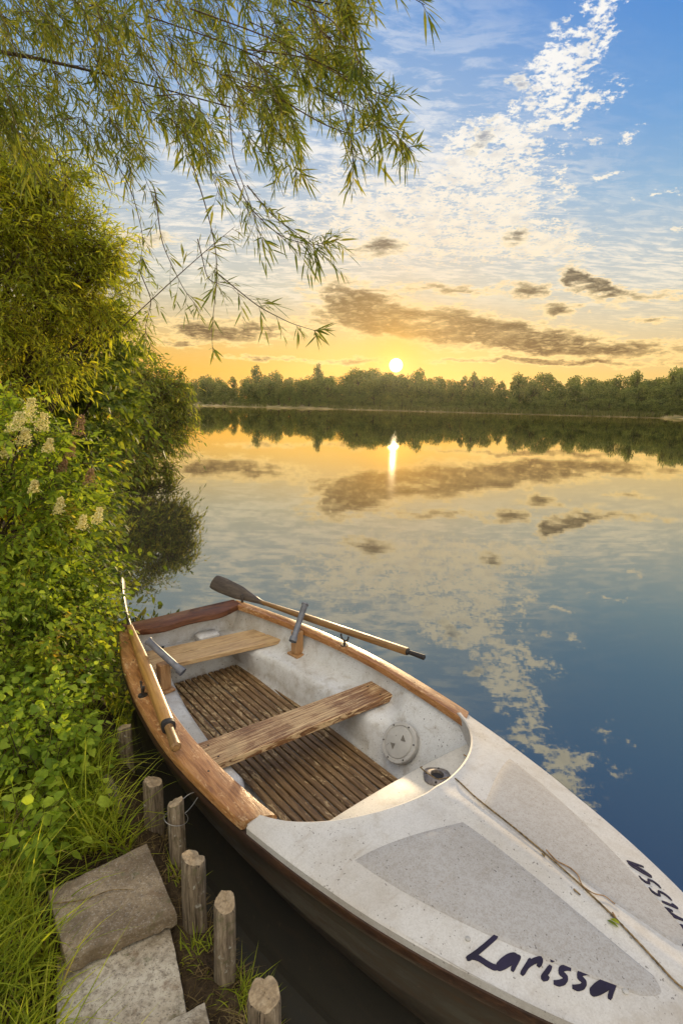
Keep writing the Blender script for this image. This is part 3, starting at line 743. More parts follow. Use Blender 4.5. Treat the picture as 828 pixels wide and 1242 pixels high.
def boat():
    root = thing('rowing_boat', 'white rowing boat with dark brown hull and wooden rails, moored beside the posts', 'rowing boat', (BA[0], BA[1], 0), BOAT_RZ)
    ss = np.concatenate([np.linspace(-.05, 3.4, 60), np.linspace(3.44, 3.65, 10)])
    # hull shell
    P = []
    for s in ss:
        h = hb(s); g = zg(s); k = np.clip((s - 2.6) / 1.05, 0, 1) ** 2; zb = -.16 + .30 * k
        pr = [(1.0, g - .02), (1.002, g - .075), (.985, g - .13), (.955, g - .135), (.93, g - .20), (.895, g - .27), (.86, g - .275), (.78, max(.06, zb + .02)), (.62, max(-.06, zb + .01)), (.3, zb + .005), (0, zb)]
        row = [(s + .10 * k * (0 if i < 2 else -1) * (i / 10), h * a, z) for i, (a, z) in enumerate(pr)]
        P.append(row[:-1] + [row[-1]] + [(x, -y, z) for x, y, z in row[-2::-1]])
    mb = MB(); mb.grid(np.array(P))
    k = len(P[0]); mb.f.append(tuple(range(k))); mb.fm.append(0)
    mb.build('hull', M['hull'], root, smooth='auto')
    # rub strake round the outside
    for sg in (1, -1):
        rows = []
        for s in ss:
            h = hb(s); g = zg(s)
            rows.append([(s, sg * (h - .004), g - .030), (s, sg * (h + .012), g - .034), (s, sg * (h + .016), g - .052), (s, sg * (h + .011), g - .072), (s, sg * (h - .004), g - .078)])
        mb = MB(); mb.grid(np.array(rows), closed_v=True); mb.build('rub_strake', M['strake'], root, smooth='auto')
    # varnished rails on both gunwales
    for sg in (1, -1):
        rows = []; so, si = (2.035, 2.085) if sg < 0 else (2.075, 2.13)
        for t in np.linspace(0, 1, 46):
            s1 = -.045 + (so + .045) * t; s2 = .03 + (si - .03) * t
            h1 = hb(s1) + .014; h2 = hb(s2) - (.105 + .012 * math.sin(math.pi * t) if sg < 0 else .070); g1, g2 = zg(s1), zg(s2)
            o1 = np.array([s1, sg * h1]); o2 = np.array([s2, sg * h2])
            q = []
            for f, dz in ((0, -.026), (0, .000), (.05, .009), (.3, .014), (.7, .014), (.95, .009), (1, 0), (1, -.026)):
                xy = o1 + (o2 - o1) * f; q.append((xy[0], xy[1], g1 + (g2 - g1) * f + dz))
            rows.append(q)
        mb = MB(); A = np.array(rows); mb.grid(A, closed_v=True)
        kk = A.shape[1]; b0 = mb.n - A.shape[0] * kk
        mb.f += [tuple(b0 + j for j in range(kk)), tuple(b0 + (len(A) - 1) * kk + j for j in range(kk))]; mb.fm += [0, 0]
        mb.build('gunwale_rail', M['varnish'], root, smooth='auto')
    # transom board: wide varnished board across the stern with a scooped inner edge
    ys = np.linspace(-.425, .425, 24); rows = []
    for y in ys:
        u = y / .425; xi = .075 + .055 * (1 - abs(u) ** 1.6) - .02 * math.cos(u * 6)
        z = .474
        rows.append([(-.065, y, z - .045), (-.068, y, z - .006), (-.055, y, z), (xi - .01, y, z), (xi, y, z - .006), (xi + .006, y, z - .034), (xi, y, z - .045)])
    mb = MB(); A = np.array(rows); mb.grid(A, closed_v=True)
    kk = A.shape[1]; mb.f += [tuple(range(kk)), tuple((len(A) - 1) * kk + j for j in range(kk))]; mb.fm += [0, 0]
    mb.build('transom_board', M['transom'], root, smooth='auto')
    # moulded inner liner with side benches
    st = np.concatenate([np.linspace(.035, 1.5, 36), np.linspace(1.53, 1.75, 12), np.linspace(1.8, 2.46, 16)])
    rows = []
    for s in st:
        h = hb(s); k = float(np.clip((s - 1.56) / .16, 0, 1)); k = k * k * (3 - 2 * k)
        e = float(np.clip((.24 - s) / .16, 0, 1)); e = e * e * (3 - 2 * e)         # the stern bench closes across
        nf = np.interp(s, [0, .3, 1.0, 1.6, 2.5], [.20, .24, .29, .34, .28]); lip = h - .275
        a = np.array([(h - .03, zg(s) - .018), (h - .045, .40), (h - .07, .33), (h - .095, .292), (h - .13, .283), (lip + .03, .281), (lip + .008, .272), (lip - .012, .245), (nf + .045, .13), (nf + .018, .075), (nf - .02, .056), (nf * .5, .05), (0, .05)])
        b = np.array([(h - .03, zg(s) - .018), (h - .06, .41), (h - .10, .37), (h - .135, .335), (h - .16, .30), (h - .185, .265), (h - .205, .235), (h - .225, .20), (nf + .06, .12), (nf + .03, .075), (nf - .02, .056), (nf * .5, .05), (0, .05)])
        c = a.copy(); c[5:, 1] = .281; 
        q = a * (1 - k) + b * k; q = q * (1 - e) + c * e
        row = [(s, y, z) for y, z in q]
        rows.append(row + [(x, -y, z) for x, y, z in row[-2::-1]])
    mb = MB(); A = np.array(rows); mb.grid(A)
    kk = A.shape[1]; mb.f += [tuple(range(kk)), tuple((len(A) - 1) * kk + j for j in range(kk))]; mb.fm += [0, 0]
    mb.build('inner_liner', M['liner'], root, smooth='auto')
    # small moulded locker on the stern bench
    mb = MB(); mb.box((.12, .12, .31), (.10, .16, .055), 0, .012); mb.build('stern_locker', M['liner'], root, smooth='auto')
    # foredeck
    nu, nv = 49, 44; G = np.zeros((nv, nu + 4, 3))
    for i, v in enumerate(np.linspace(0, 1, nv)):
        se = 2.06 + 1.59 * v
        for j, u in enumerate(np.linspace(-1, 1, nu)):
            n = u * hb(se); s = se + (coam(n) - 2.055) * (1 - v) ** 1.5
            if abs(u) == 1: s = se
            G[i, j + 2] = (s, n, deck_z(s, n) + (.004 if v == 0 else .0))
        for c, dn, dz in ((1, .008, -.006), (0, .007, -.032)):
            for j, sg in ((c, -1), (nu + 3 - c, 1)): G[i, j] = (se, sg * (hb(se) + dn), zg(se) + dz)
    mb = MB(); mb.grid(G)
    # rolled lip of the cockpit opening, down to the sunken shelf
    lip = G[0, 2:-2]; l2 = lip.copy(); l2[:, 0] -= .010; l2[:, 2] -= .006; l3 = l2.copy(); l3[:, 0] += .004; l3[:, 2] -= .02
    l4 = l3.copy(); l4[:, 2] = np.minimum(l3[:, 2] - .001, .385); l4[:, 0] += .03 * np.exp(-(l4[:, 1] / .5) ** 4)
    mb.grid(np.array([lip, l2, l3, l4]))
    mb.build('foredeck', M['gel'], root, smooth='auto')
    # sunken shelf behind the foredeck
    rows = []
    for n in np.linspace(-.60, .60, 31):
        e = 2.165 + .05 * (n + .0) ** 2 * .6; f = max(coam(n) + .07, e + .02); z = .385 + .022 * (1 - (n / .6) ** 2)
        rows.append([(e + .012, n, z - .05), (e, n, z - .03), (e + .001, n, z - .006), (e + .010, n, z), (e + (f - e) * .5, n, z + .004), (f, n, z + .004)])
    mb = MB(); mb.grid(np.array(rows)); mb.build('bow_shelf', M['cream'], root, smooth='auto')
    # grey tread panels let into the foredeck
    for sg in (1, -1):
        rows = []
        for v_ in np.linspace(-1, 1, 36):
            r = []
            for u_ in np.linspace(-1, 1, 24):
                uu = u_ * math.sqrt(1 - .30 * v_ * v_ / 2) ; vv = v_ * math.sqrt(1 - .30 * u_ * u_ / 2)
                u, v = (uu / math.sqrt(.925) + 1) / 2, (vv / math.sqrt(.925) + 1) / 2
                se = 2.43 + .83 * v
                inner = .050 + .02 * v; outer = max(hb(se) - .105 - .02 * v, inner + .004)
                n = inner + (outer - inner) * u
                q = se + .15 * (1 - v) * (1 - u ** 1.5 if u > 0 else 1)
                r.append((q, sg * n, float(deck_z(q, n)) + (.0035 if abs(u_) < 1 and abs(v_) < 1 else .0004)))
            rows.append(r)
        mb = MB(); mb.grid(np.array(rows)); mb.build('tread_panel', M['panel'], root, smooth=True)
    # slatted floor boards
    mb = MB(); w, gap = .032, .0105; n0 = -(15 * w + 14 * gap) / 2 + .02
    for i in range(15):
        y = n0 + i * (w + gap) + w / 2
        s0 = .27; s1 = 2.44
        lim = .335
        mb.box(((s0 + s1) / 2, y + .001 * math.sin(i * 5), .096 + .0015 * math.sin(i * 3.3)), (s1 - s0, w, .018), .0015 * math.sin(i * 2.1), .003)
    for s in (.45, 1.0, 1.6, 2.2): mb.box((s, .02, .077), (.05, .5, .02))
    mb.build('floor_grating', M['grating'], root)
    # thwarts
    Mz = lambda a: np.array([[math.cos(a), -math.sin(a), 0], [math.sin(a), math.cos(a), 0], [0, 0, 1]])
    mb = MB(); mb.box((1.435, .055, .312), (.20, 1.17, .045), -.045, .007)
    mb.build('thwart', M['thwart'], root)
    mb = MB(); mb.box((.240, .065, .302), (.128, .97, .034), -.13, .004); mb.box((.382, .068, .303), (.132, 1.02, .034), -.13, .004)
    mb.build('thwart', M['thwart2'], root)
    # screw heads along the rails and in the thwarts
    def screw(s_, n_, z_):
        mb = MB(); mb.tube([(s_, n_, z_ - .003), (s_, n_, z_ + .0012)], [.0055, .005], 10); mb.build('screw', M['iron'], root)
    for sg in (1, -1):
        for s_ in np.arange(.2, 2.0, .3): screw(s_, sg * (float(hb(s_)) - (.05 if sg < 0 else .03)), float(zg(s_)) + .0135)
    for ds in (-.055, .055):
        for n_ in (-.46, .55): screw(1.435 + ds + .045 * n_, n_, .3348)
    for s0_, n_ in ((.24, -.34), (.24, .47), (.38, -.37), (.38, .50)): screw(s0_ + .13 * (n_ - .065), n_, .319)
    # rod holders on wooden blocks
    for (bx, by, hx, tA, tB) in (((.63, -.40), .0, 0, (.545, -.455, .585), (.765, -.335, .435)), ((.71, .51), .0, 0, (.655, .615, .615), (.765, .435, .42))):
        rh = thing_part('rod_holder', root)
        mb = MB(); mb.box((bx[0], bx[1], .290), (.105, .095, .016), .1, .003); mb.build('base_plate', M['block'], rh)
        mb = MB(); mb.box((bx[0], bx[1], .378), (.058, .066, .16), .1, .004); mb.build('block', M['block'], rh)
        a, b = np.array(tA), np.array(tB); mb = MB()
        t = np.array([0, .03, .05, .5, .86, .9, 1.0]); r = np.array([.026, .0262, .0215, .0205, .0205, .026, .0265])
        mb.tube([a + (b - a) * q for q in t], r, 16, caps=False)
        mb.tube([b + (a - b) * q for q in (0, .5, 1)], [.022, .017, .018], 16, caps=False)
        mb.tube([a + (b - a) * .1, a + (b - a) * .1001], [.0001, .019], 16, caps=True)
        mb.build('tube', M['tube'], rh, smooth='auto')
    # round inspection hatch in the sloping side
    c = np.array([1.82, .415, .238]); s = 1.83
    nv_ = nrm(np.array([.05, -.80, .60])); e1 = nrm(np.cross(np.array([0, 0, 1.]), nv_)); e2 = np.cross(nv_, e1)
    c = c + nv_ * .012
    hc = thing_part('hatch_cover', root)
    mb = MB(); ang = np.linspace(0, 2 * math.pi, 48, endpoint=False)
    rings = []
    for r, d in ((.106, -.02), (.106, .002), (.102, .007), (.088, .008), (.085, .003), (.082, .003), (.078, .009), (.070, .011), (.0005, .013)):
        rings.append([c + nv_ * d + r * (e1 * math.cos(t) + e2 * math.sin(t)) for t in ang])
    mb.grid(np.array(rings), closed_v=True); mb.build('cover', M['grey'], hc, smooth='auto')
    for t0 in (.9, .9 + math.pi):                   # two triangular finger grips
        mb = MB(); q = []
        for dt, r in ((-.42, .046), (.42, .046), (0.0, .018)): q.append(c + nv_ * .0145 + r * (e1 * math.cos(t0 + dt) + e2 * math.sin(t0 + dt)))
        q2 = [p - nv_ * .004 for p in q]; mb.add(q + q2, [(0, 1, 2), (0, 1, 4, 3), (1, 2, 5, 4), (2, 0, 3, 5)]); mb.build('finger_grip', M['greyd'], hc)
    for kx in range(6):
        t = kx / 6 * 2 * math.pi + .3; p = c + nv_ * .006 + .094 * (e1 * math.cos(t) + e2 * math.sin(t)); mb = MB()
        mb.tube([p, p + nv_ * .005], [.0048, .004], 8); mb.build('screw', M['iron'], hc)
    # metal socket ring on the shelf
    cf = np.array([2.268, .185, .408]); fi = thing_part('deck_fitting', root)
    rings = []
    for r, z in ((.058, -.006), (.058, .006), (.048, .010), (.034, .016), (.028, .016), (.024, .004)):
        rings.append([cf + np.array([r * 1.05 * math.cos(t) * (1 + (.10 * math.cos(2 * t) if r > .04 else 0)), r * math.sin(t) * (1 - (.12 * math.cos(2 * t) if r > .04 else 0)), z]) for t in ang])
    mb = MB(); mb.grid(np.array(rings), closed_v=True); mb.build('flange', M['fitting'], fi, smooth='auto')
    mb = MB(); mb.tube([cf + np.array([0, 0, -.004]), cf + np.array([0, 0, .005])], .0265, 20); mb.build('socket', M['black'], fi)
    for kx in range(4):
        t = kx * math.pi / 2 + .6; p = cf + np.array([.047 * math.cos(t), .047 * math.sin(t), .008]); mb = MB()
        mb.tube([p, p + np.array([0, 0, .006])], [.006, .0045], 8); mb.build('screw', M['iron'], fi)
    # rowlocks: a round pin with a U-shaped fork
    for (s, n, tw, sg) in ((1.085, .625, .15, 1), (.93, -.625, -.1, -1)):
        rl = thing_part('rowlock', root); z0 = zg(s) + .014
        mb = MB(); mb.tube([(s, n, z0 - .004), (s, n, z0 + .004)], [.026, .024], 16); mb.build('socket_plate', M['iron'], rl)
        mb = MB(); mb.tube([(s, n, z0), (s, n, z0 + .028)], .008, 10)
        u = np.linspace(-.15, math.pi + .15, 15); r = .033
        mb.tube([(s + r * math.cos(q) * .95, n + r * math.cos(q) * tw, z0 + .062 - r * math.sin(q)) for q in u], .0058, 8, up_hint=(.1, 1, 0))
        mb.build('fork', M['iron'], rl, smooth='auto')
    mb = MB(); mb.tube([(.035, .455, .46), (.035, .455, .53), (.035, .455, .535)], [.011, .010, .006], 10); mb.build('thole_pin', M['iron'], root, smooth='auto')
    # small bolts on the deck at either end of the name
    for px, py in ((567, 1139), (758, 1203)):
        s_, n_ = deck_hit(px, py); z = float(deck_z(s_, n_)); mb = MB()
        mb.tube([(s_, n_, z - .004), (s_, n_, z + .003), (s_, n_, z + .0045)], [.0075, .0075, .004], 14); mb.build('bolt_head', M['grey'], root, smooth='auto')
    # the boat's name on both bows
    lettering(root)
    return root


def thing_part(name, parent):
    o = bpy.data.objects.new(name, None); COL.objects.link(o); o.parent = parent; o.empty_display_size = .05; return o


def deck_hit(px, py):
    z = .5
    for _ in range(12):
        s, n = w2b(atz(px, py, z)); z = float(deck_z(s, n))
    return s, n


STROKES = [   # brush strokes of the name
    [(183, 155), (166, 170), (140, 193), (112, 216), (84, 236), (73, 241)],
    [(73, 241), (92, 231), (116, 238), (144, 257), (166, 269), (184, 272)],
    [(256, 236), (240, 227), (219, 232), (196, 248), (180, 266), (186, 273), (205, 266), (230, 250), (252, 232)],
    [(258, 228), (249, 246), (239, 264), (231, 283)],
    [(297, 240), (288, 258), (276, 277), (264, 296)],
    [(276, 276), (292, 257), (311, 246), (334, 240), (330, 254), (321, 267)],
    [(367, 264), (357, 280), (345, 296), (337, 308), (350, 306), (358, 300)],
    [(363, 243), (377, 240)],
    [(437, 277), (420, 270), (402, 275), (398, 287), (412, 297), (421, 307), (411, 321), (392, 326), (376, 322)],
    [(502, 293), (485, 286), (467, 291), (463, 303), (477, 313), (486, 323), (476, 338), (457, 342), (441, 337)],
    [(588, 321), (572, 312), (549, 319), (524, 335), (507, 353), (512, 361), (533, 356), (560, 341), (584, 323)],
    [(592, 317), (584, 337), (577, 356), (570, 381)]]


def lettering(root):
    hit = lambda x, y: np.array(deck_hit(540 + x / 2.875, 1080 + y / 2.875))
    p0, p1 = hit(73, 241), hit(570, 381); uu = nrm(p1 - p0); vv = np.array([-uu[1], uu[0]]); LEN = float(np.linalg.norm(p1 - p0))
    for flip in (False, True):
        mb = MB()
        for st in STROKES:
            P = np.array([deck_hit(540 + x / 2.875, 1080 + y / 2.875) for x, y in st])
            if flip:
                a_, o_ = (P - p0) @ uu, (P - p0) @ vv; P = (p0 + (LEN - a_)[:, None] * uu + o_[:, None] * vv + uu * .20 + vv * -.010) * np.array([1, -1])
            t = np.linspace(0, len(P) - 1, 6 * len(P)); Q = np.stack([np.interp(t, range(len(P)), P[:, i]) for i in (0, 1)], 1)
            for _ in range(4): Q[1:-1] = (Q[:-2] + Q[1:-1] * 2 + Q[2:]) / 4
            T = nrm(np.gradient(Q, axis=0)); Nn = np.stack([-T[:, 1], T[:, 0]], 1)
            along = np.linspace(0, 1, len(Q))
            wd = (.0042 if flip else .0060) * (.72 + .5 * np.abs(T @ np.array([.8, .6]))) * np.clip(.62 + 3 * np.minimum(along, 1 - along), 0, 1)
            rows = []
            for q, nn, w_ in zip(Q, Nn, wd):
                a, b = q + nn * w_, q - nn * w_
                rows.append([(a[0], a[1], float(deck_z(a[0], a[1])) + .0008), (a[0], a[1], float(deck_z(a[0], a[1])) + .0026), (b[0], b[1], float(deck_z(b[0], b[1])) + .0026), (b[0], b[1], float(deck_z(b[0], b[1])) + .0008)])
            mb.grid(np.array(rows), closed_v=True)
        mb.build('lettering', M['ink'], root)


boat()


# ------------------------------------------------------------------ oars
def oar(name, label, pts, blade_tip, blade_n, rad, mshaft, mgrip, collar, bladem):
    """pts: shaft from neck to grip end in boat coordinates"""
    W = [b2w(*p) for p in pts]; neck, gr, end = W[0], W[1], W[2]
    root = thing(name, label, 'oar', tuple(neck))
    ax = nrm(gr - neck); ang = math.atan2(ax[1], ax[0]); pit = -math.asin(ax[2])
    root.rotation_euler = (0, pit, ang)
    Minv = np.array((Matrix.Translation(Vector(neck)) @ root.rotation_euler.to_matrix().to_4x4()).inverted())
    loc = lambda p: (Minv @ np.append(np.asarray(p), 1))[:3]
    a, b, c, d = loc(neck), loc(gr), loc(end), loc(b2w(*blade_tip))
    mb = MB(); t = np.linspace(0, 1, 14)
    mb.tube([a + (b - a) * q for q in t], rad * (.62 + .38 * np.clip(t * 2.5, 0, 1)), 16, sq=.62); mb.build('shaft', mshaft, root, smooth='auto')
    mb = MB(); mb.tube([b + (c - b) * q for q in (0, .06, .12, .5, .85, .96, 1)], rad * np.array([.95, .95, .62, .66, .74, .76, .5]), 14); mb.build('grip', mgrip, root, smooth='auto')
    if collar:
        mb = MB(); mb.tube([b + (c - b) * q for q in (-.05, -.045, .10, .11)], rad * np.array([1.0, 1.04, 1.02, .8]), 16, sq=.7); mb.build('tape_collar', M['black'], root, smooth='auto')
    # spoon blade
    bn = (Minv[:3, :3] @ nrm(np.asarray(blade_n, float))); L = d - a; fwd = nrm(L); bn = nrm(bn - fwd * (bn @ fwd)); sd = np.cross(fwd, bn)
    rows = []
    for t in np.linspace(-.10, 1, 22):
        w = np.interp(t, [-.1, .0, .22, .45, .8, .97, 1.0], [.016, .019, .036, .058, .066, .062, .056]); th = np.interp(t, [-.1, 0, .3, 1], [.016, .016, .009, .0045])
        cc = a + L * t + bn * .05 * max(t, 0) ** 2 * np.linalg.norm(L)
        rows.append([cc + sd * w * math.cos(q) + bn * (th * math.sin(q) - .012 * (math.cos(q) ** 2) * max(t, 0)) for q in np.linspace(0, 2 * math.pi, 14, endpoint=False)])
    mb = MB(); A = np.array(rows); mb.grid(A, closed_v=True); kk = A.shape[1]
    mb.f += [tuple(range(kk)), tuple((len(A) - 1) * kk + j for j in range(kk))]; mb.fm += [0, 0]
    mb.build('blade', bladem, root, smooth='auto')
    return root


oar('oar', 'dark weathered oar on the open water rail with its grey blade over the stern', [(.17, .535, .50), (1.50, .775, .535), (1.62, .80, .535)], (-.36, .415, .535), np.append(BN * -.35, 0) + np.array([-.25, -.45, .75]), .0215, M['oar_old'], M['black'], False, M['blade'])
oar('oar', 'honey coloured oar lying on the bank side rail with black tape at its grip', [(.08, -.415, .50), (1.36, -.655, .52), (1.54, -.69, .515)], (-.50, -.29, .62), np.append(BN * 1.0, .10) + np.append(BX * .25, 0), .031, M['oar'], M['oar_old'], True, M['blade'])

# ------------------------------------------------------------------ cord, twigs and leaves on the deck
def on_deck(pts, name, label, cat, m_, r, lift=None, k=6, group=None):
    L = []
    for px, py in pts:
        s, n = deck_hit(px, py); L.append((s, n))
    L = np.array(L); t = np.linspace(0, len(L) - 1, 8 * len(L)); Q = np.stack([np.interp(t, range(len(L)), L[:, i]) for i in (0, 1)], 1)
    for _ in range(6): Q[1:-1] = (Q[:-2] + 2 * Q[1:-1] + Q[2:]) / 4
    W = np.array([b2w(s, n, float(deck_z(s, n)) + r + .002 + (lift or 0) * math.sin(math.pi * i / len(Q))) for i, (s, n) in enumerate(Q)])
    o0 = W[0]; mb = MB(); mb.tube(W - o0, np.linspace(r, r * .75, len(W)), k)
    ob = mb.build(name, m_, smooth='auto'); ob.location = o0
    return tag(ob, label, cat, group)


def cord():
    pts = [(2.205, .155, .437), (2.19, .16, .425), (2.22, .15, .430), (2.32, .125, .455), (2.42, .10, None)]
    for px, py in ((575, 968), (620, 1003), (662, 1038), (700, 1072), (740, 1110), (780, 1152), (828, 1205)):
        s, n = deck_hit(px, py); pts.append((s, n, None))
    pts += [(3.40, .0, None), (3.60, .0, None)]
    W = []
    for s, n, z in pts: W.append(b2w(s, n, (float(deck_z(s, n)) + .006) if z is None else z))
    W = np.array(W); t = np.linspace(0, len(W) - 1, 90); Q = np.stack([np.interp(t, range(len(W)), W[:, i]) for i in range(3)], 1)
    for _ in range(3): Q[1:-1] = (Q[:-2] + 2 * Q[1:-1] + Q[2:]) / 4
    mb = MB()
    for ph in (0, 2.09, 4.19):                       # three strands laid together
        off = np.stack([.0022 * np.cos(np.arange(90) * 1.9 + ph), .0022 * np.sin(np.arange(90) * 1.9 + ph), .0018 * np.cos(np.arange(90) * 1.9 + ph + 1)], 1)
        mb.tube(Q - Q[0] + off * .6, .0021, 6)
    o = mb.build('cord', M['rope'], smooth='auto'); o.location = Q[0]
    tag(o, 'long brown cord running along the ridge of the white foredeck', 'cord')


cord()
on_deck([(662, 1032), (674, 1046), (690, 1054), (700, 1063), (705, 1077), (718, 1086), (732, 1088), (745, 1098)], 'twig', 'curved dry willow twig beside the cord on the foredeck', 'twig', M['straw'], .0022, .004)
on_deck([(695, 1080), (703, 1087)], 'twig', 'tiny dark twig just below the cord on the foredeck', 'twig', M['rope'], .003)
on_deck([(742, 1108), (748, 1118)], 'twig', 'small pale twig above the cord near the bow', 'twig', M['straw'], .0022)
mb = MB(); mb.tube([(0, 0, 0), (.03, -.012, .004), (.062, -.022, .002)], [.003, .0028, .002], 6)
o = mb.build('twig', M['straw'], smooth='auto'); o.location = b2w(2.24, .40, .412); o.rotation_euler = (0, 0, BOAT_RZ + .35); tag(o, 'short brown twig on the sunken shelf near the cord end', 'twig')


def deck_leaf(px, py, rot, L, W, label, m_):
    s, n = deck_hit(px, py); p = b2w(s, n, float(deck_z(s, n)) + .004)
    v, t, q = leaf_arrays(np.zeros((1, 3)), np.array([[math.cos(rot), math.sin(rot), .12]]), np.array([[0, 0, 1.]]), L, W, 'ovate', .5, .1)
    o = raw_mesh('fallen_leaf', v, [t, q], m_); o.location = p; tag(o, label, 'leaf')


deck_leaf(752, 1122, 2.6, .030, .014, 'yellowish fallen leaf lying above the cord towards the bow', M['sallow'])
deck_leaf(735, 1117, -.8, .034, .010, 'olive fallen leaf tucked under the cord on the foredeck', M['broad'])
deck_leaf(660, 1041, 1.8, .02, .009, 'small brown fallen leaf by the middle of the cord', M['drygrass'])

# ------------------------------------------------------------------ mooring posts, stake, slabs, wire
def post(label, x, y, zt, d, lean=(0, 0), zb=-.45):
    d *= .93; zt -= .012
    root = thing('mooring_post', label, 'post', (x, y, 0), rng.random() * 6, 'wooden posts along the bank edge')
    mb = MB(); k = 22; rings = []; ph = rng.random() * 6
    zs = [zb, -.1, .05, .15, .25, zt - .09, zt - .04, zt - .012, zt]
    crack = int(rng.integers(k))
    for z in zs:
        r = d / 2 * (1.06 - .06 * (z / zt)) * (.93 if z >= zt - .0001 else 1)
        ring = []
        for j in range(k):
            a = j / k * 2 * math.pi
            rr = r * (1 + .06 * math.sin(2 * a + ph) + .04 * math.sin(5 * a + ph * 2 + z * 3) + .03 * math.sin(3 * a + z * 14 + ph) + rng.normal(0, .014)); 
            if j == crack and z > .05: rr *= .78
            ring.append((rr * math.cos(a) + lean[0] * z, rr * math.sin(a) + lean[1] * z, z + (.011 * math.sin(a + ph) + rng.normal(0, .0022) if z > zt - .03 else 0)))
        rings.append(ring)
    A = np.array(rings); mb.grid(A, closed_v=True); mb.build('shaft', M['post'], root, smooth='auto')
    mb = MB(); top = A[-1]; c = top.mean(0); rs = [top]
    for f, dz in ((.75, .002), (.45, .003), (.2, .003), (.02, .003)): rs.append(c + (top - c) * f + np.array([0, 0, dz]) + rng.normal(0, .0008, top.shape))
    mb.grid(np.array(rs), closed_v=True); mb.build('end_grain', M['endgrain'], root, smooth='auto')
    return root


post('farthest grey post, upright in the water beside the oar grip', -1.10, 2.54, .35, .078)
post('thick greyish post behind the corner of the dark slab', -.795, 2.09, .385, .086)
post('slim brown post with a wire loop round it', -.645, 1.925, .42, .067)
post('split post with a pale top and a long dark crack', -.49, 1.62, .455, .086)
post('leaning brown post beside the grass tuft, second from the bottom edge', -.35, 1.44, .455, .076, (.03, 0))
post('nearest stout post, cut off by the bottom edge of the photo', -.18, 1.185, .45, .094)
# leaning stake behind the slab
mb = MB(); a, b = np.array([0, 0, 0.0]), np.array([.13, -.30, -.02])
a = at(128, 950, 2.32); b = at(166, 1030, 2.05)
mb.tube([(b - a) * q for q in (-.05, .3, .7, 1.0)], [.036, .037, .038, .036], 10, sq=.75)
o = mb.build('leaning_stake', M['post'], smooth='auto'); o.location = a
tag(o, 'short weathered stake leaning between the grey posts and the dark slab', 'stake')


def slab(label, corners, z, th, m_):
    C = np.array(corners, float); ctr = C.mean(0); root_z = z - th
    n = 18; G = np.zeros((n, n, 3))
    for i in range(n):
        for j in range(n):
            u, v = i / (n - 1), j / (n - 1)
            p = C[0] * (1 - u) * (1 - v) + C[1] * u * (1 - v) + C[2] * u * v + C[3] * (1 - u) * v
            e = min(u, 1 - u, v, 1 - v)
            G[i, j, :2] = p - ctr + rng.normal(0, .0007, 2); G[i, j, 2] = th - (.006 if e == 0 else 0) + rng.normal(0, .0012)
    mb = MB(); mb.grid(G)
    edge = [G[i, 0] for i in range(n)] + [G[n - 1, j] for j in range(1, n)] + [G[i, n - 1] for i in range(n - 2, -1, -1)] + [G[0, j] for j in range(n - 2, 0, -1)]
    e0 = np.array(edge); e1 = e0 * np.array([1.012, 1.012, 1]); e1[:, 2] = th - .014; e2 = e1.copy(); e2[:, 2] = 0; e2 += rng.normal(0, .002, e2.shape)
    mb.grid(np.array([e0, e1, e2]), closed_v=True)
    o = mb.build('paving_slab', m_, smooth='auto'); o.location = (ctr[0], ctr[1], root_z)
    return tag(o, label, 'paving slab', 'concrete slabs on the bank')


slab('dark brown concrete slab, uppermost step beside the grass', [(-1.03, 1.66), (-.84, 1.41), (-.545, 1.585), (-.755, 1.885)], .255, .05, M['slab_dark'])
slab('pale grey concrete slab in the middle of the steps', [(-.905, 1.475), (-.72, 1.10), (-.415, 1.275), (-.585, 1.615)], .195, .05, M['slab_light'])
slab('pale slab corner at the very bottom edge beside the nearest post', [(-.70, 1.16), (-.52, .82), (-.22, 1.0), (-.385, 1.335)], .205, .05, M['slab_light'])

for nm, lb, pp, r_ in (('dry_root', 'thin brown root lying across the dark slab', [(-.98, 1.60, .262), (-.88, 1.61, .266), (-.80, 1.66, .264), (-.72, 1.66, .262)], .0028), ('dry_root', 'curved root at the joint between the two upper slabs', [(-.90, 1.46, .207), (-.83, 1.435, .206), (-.76, 1.46, .204), (-.70, 1.49, .206)], .0032)):
    P = np.array(pp); t = np.linspace(0, 3, 20); Q = np.stack([np.interp(t, range(4), P[:, i]) for i in range(3)], 1)
    for _ in range(3): Q[1:-1] = (Q[:-2] + 2 * Q[1:-1] + Q[2:]) / 4
    mb = MB(); mb.tube(Q - Q[0], np.linspace(r_, r_ * .5, 20), 6); o = mb.build(nm, M['rope'], smooth='auto'); o.location = Q[0]; tag(o, lb, 'root')

# wire from the slim post to the hull
mb = MB(); c = np.array([-.645, 1.925]); ww = []
for q in np.linspace(0, 2 * math.pi * 1.15, 34): ww.append((c[0] + .046 * math.cos(q + 2), c[1] + .046 * math.sin(q + 2), .335 + .012 * math.sin(q)))
e = at(243, 962, 2.02); f0 = np.array(ww[-1])
w2 = [f0 + (e - f0) * t + np.array([0, 0, -.05 * math.sin(math.pi * t)]) for t in np.linspace(0, 1, 14)[1:]]
allw = np.array(ww + [tuple(p) for p in w2]); mb.tube(allw - allw[0], .0016, 5)
g0 = np.array(ww[0]); g1 = at(239, 960, 2.02)
mb.tube([g0 - allw[0] + (g1 - g0) * t + np.array([0, 0, .02 * math.sin(math.pi * t)]) for t in np.linspace(0, 1, 8)], .0016, 5)
o = mb.build('mooring_wire', M['steel'], smooth='auto'); o.location = allw[0]
tag(o, 'thin grey wire looped from the slim post to the dark hull', 'wire')

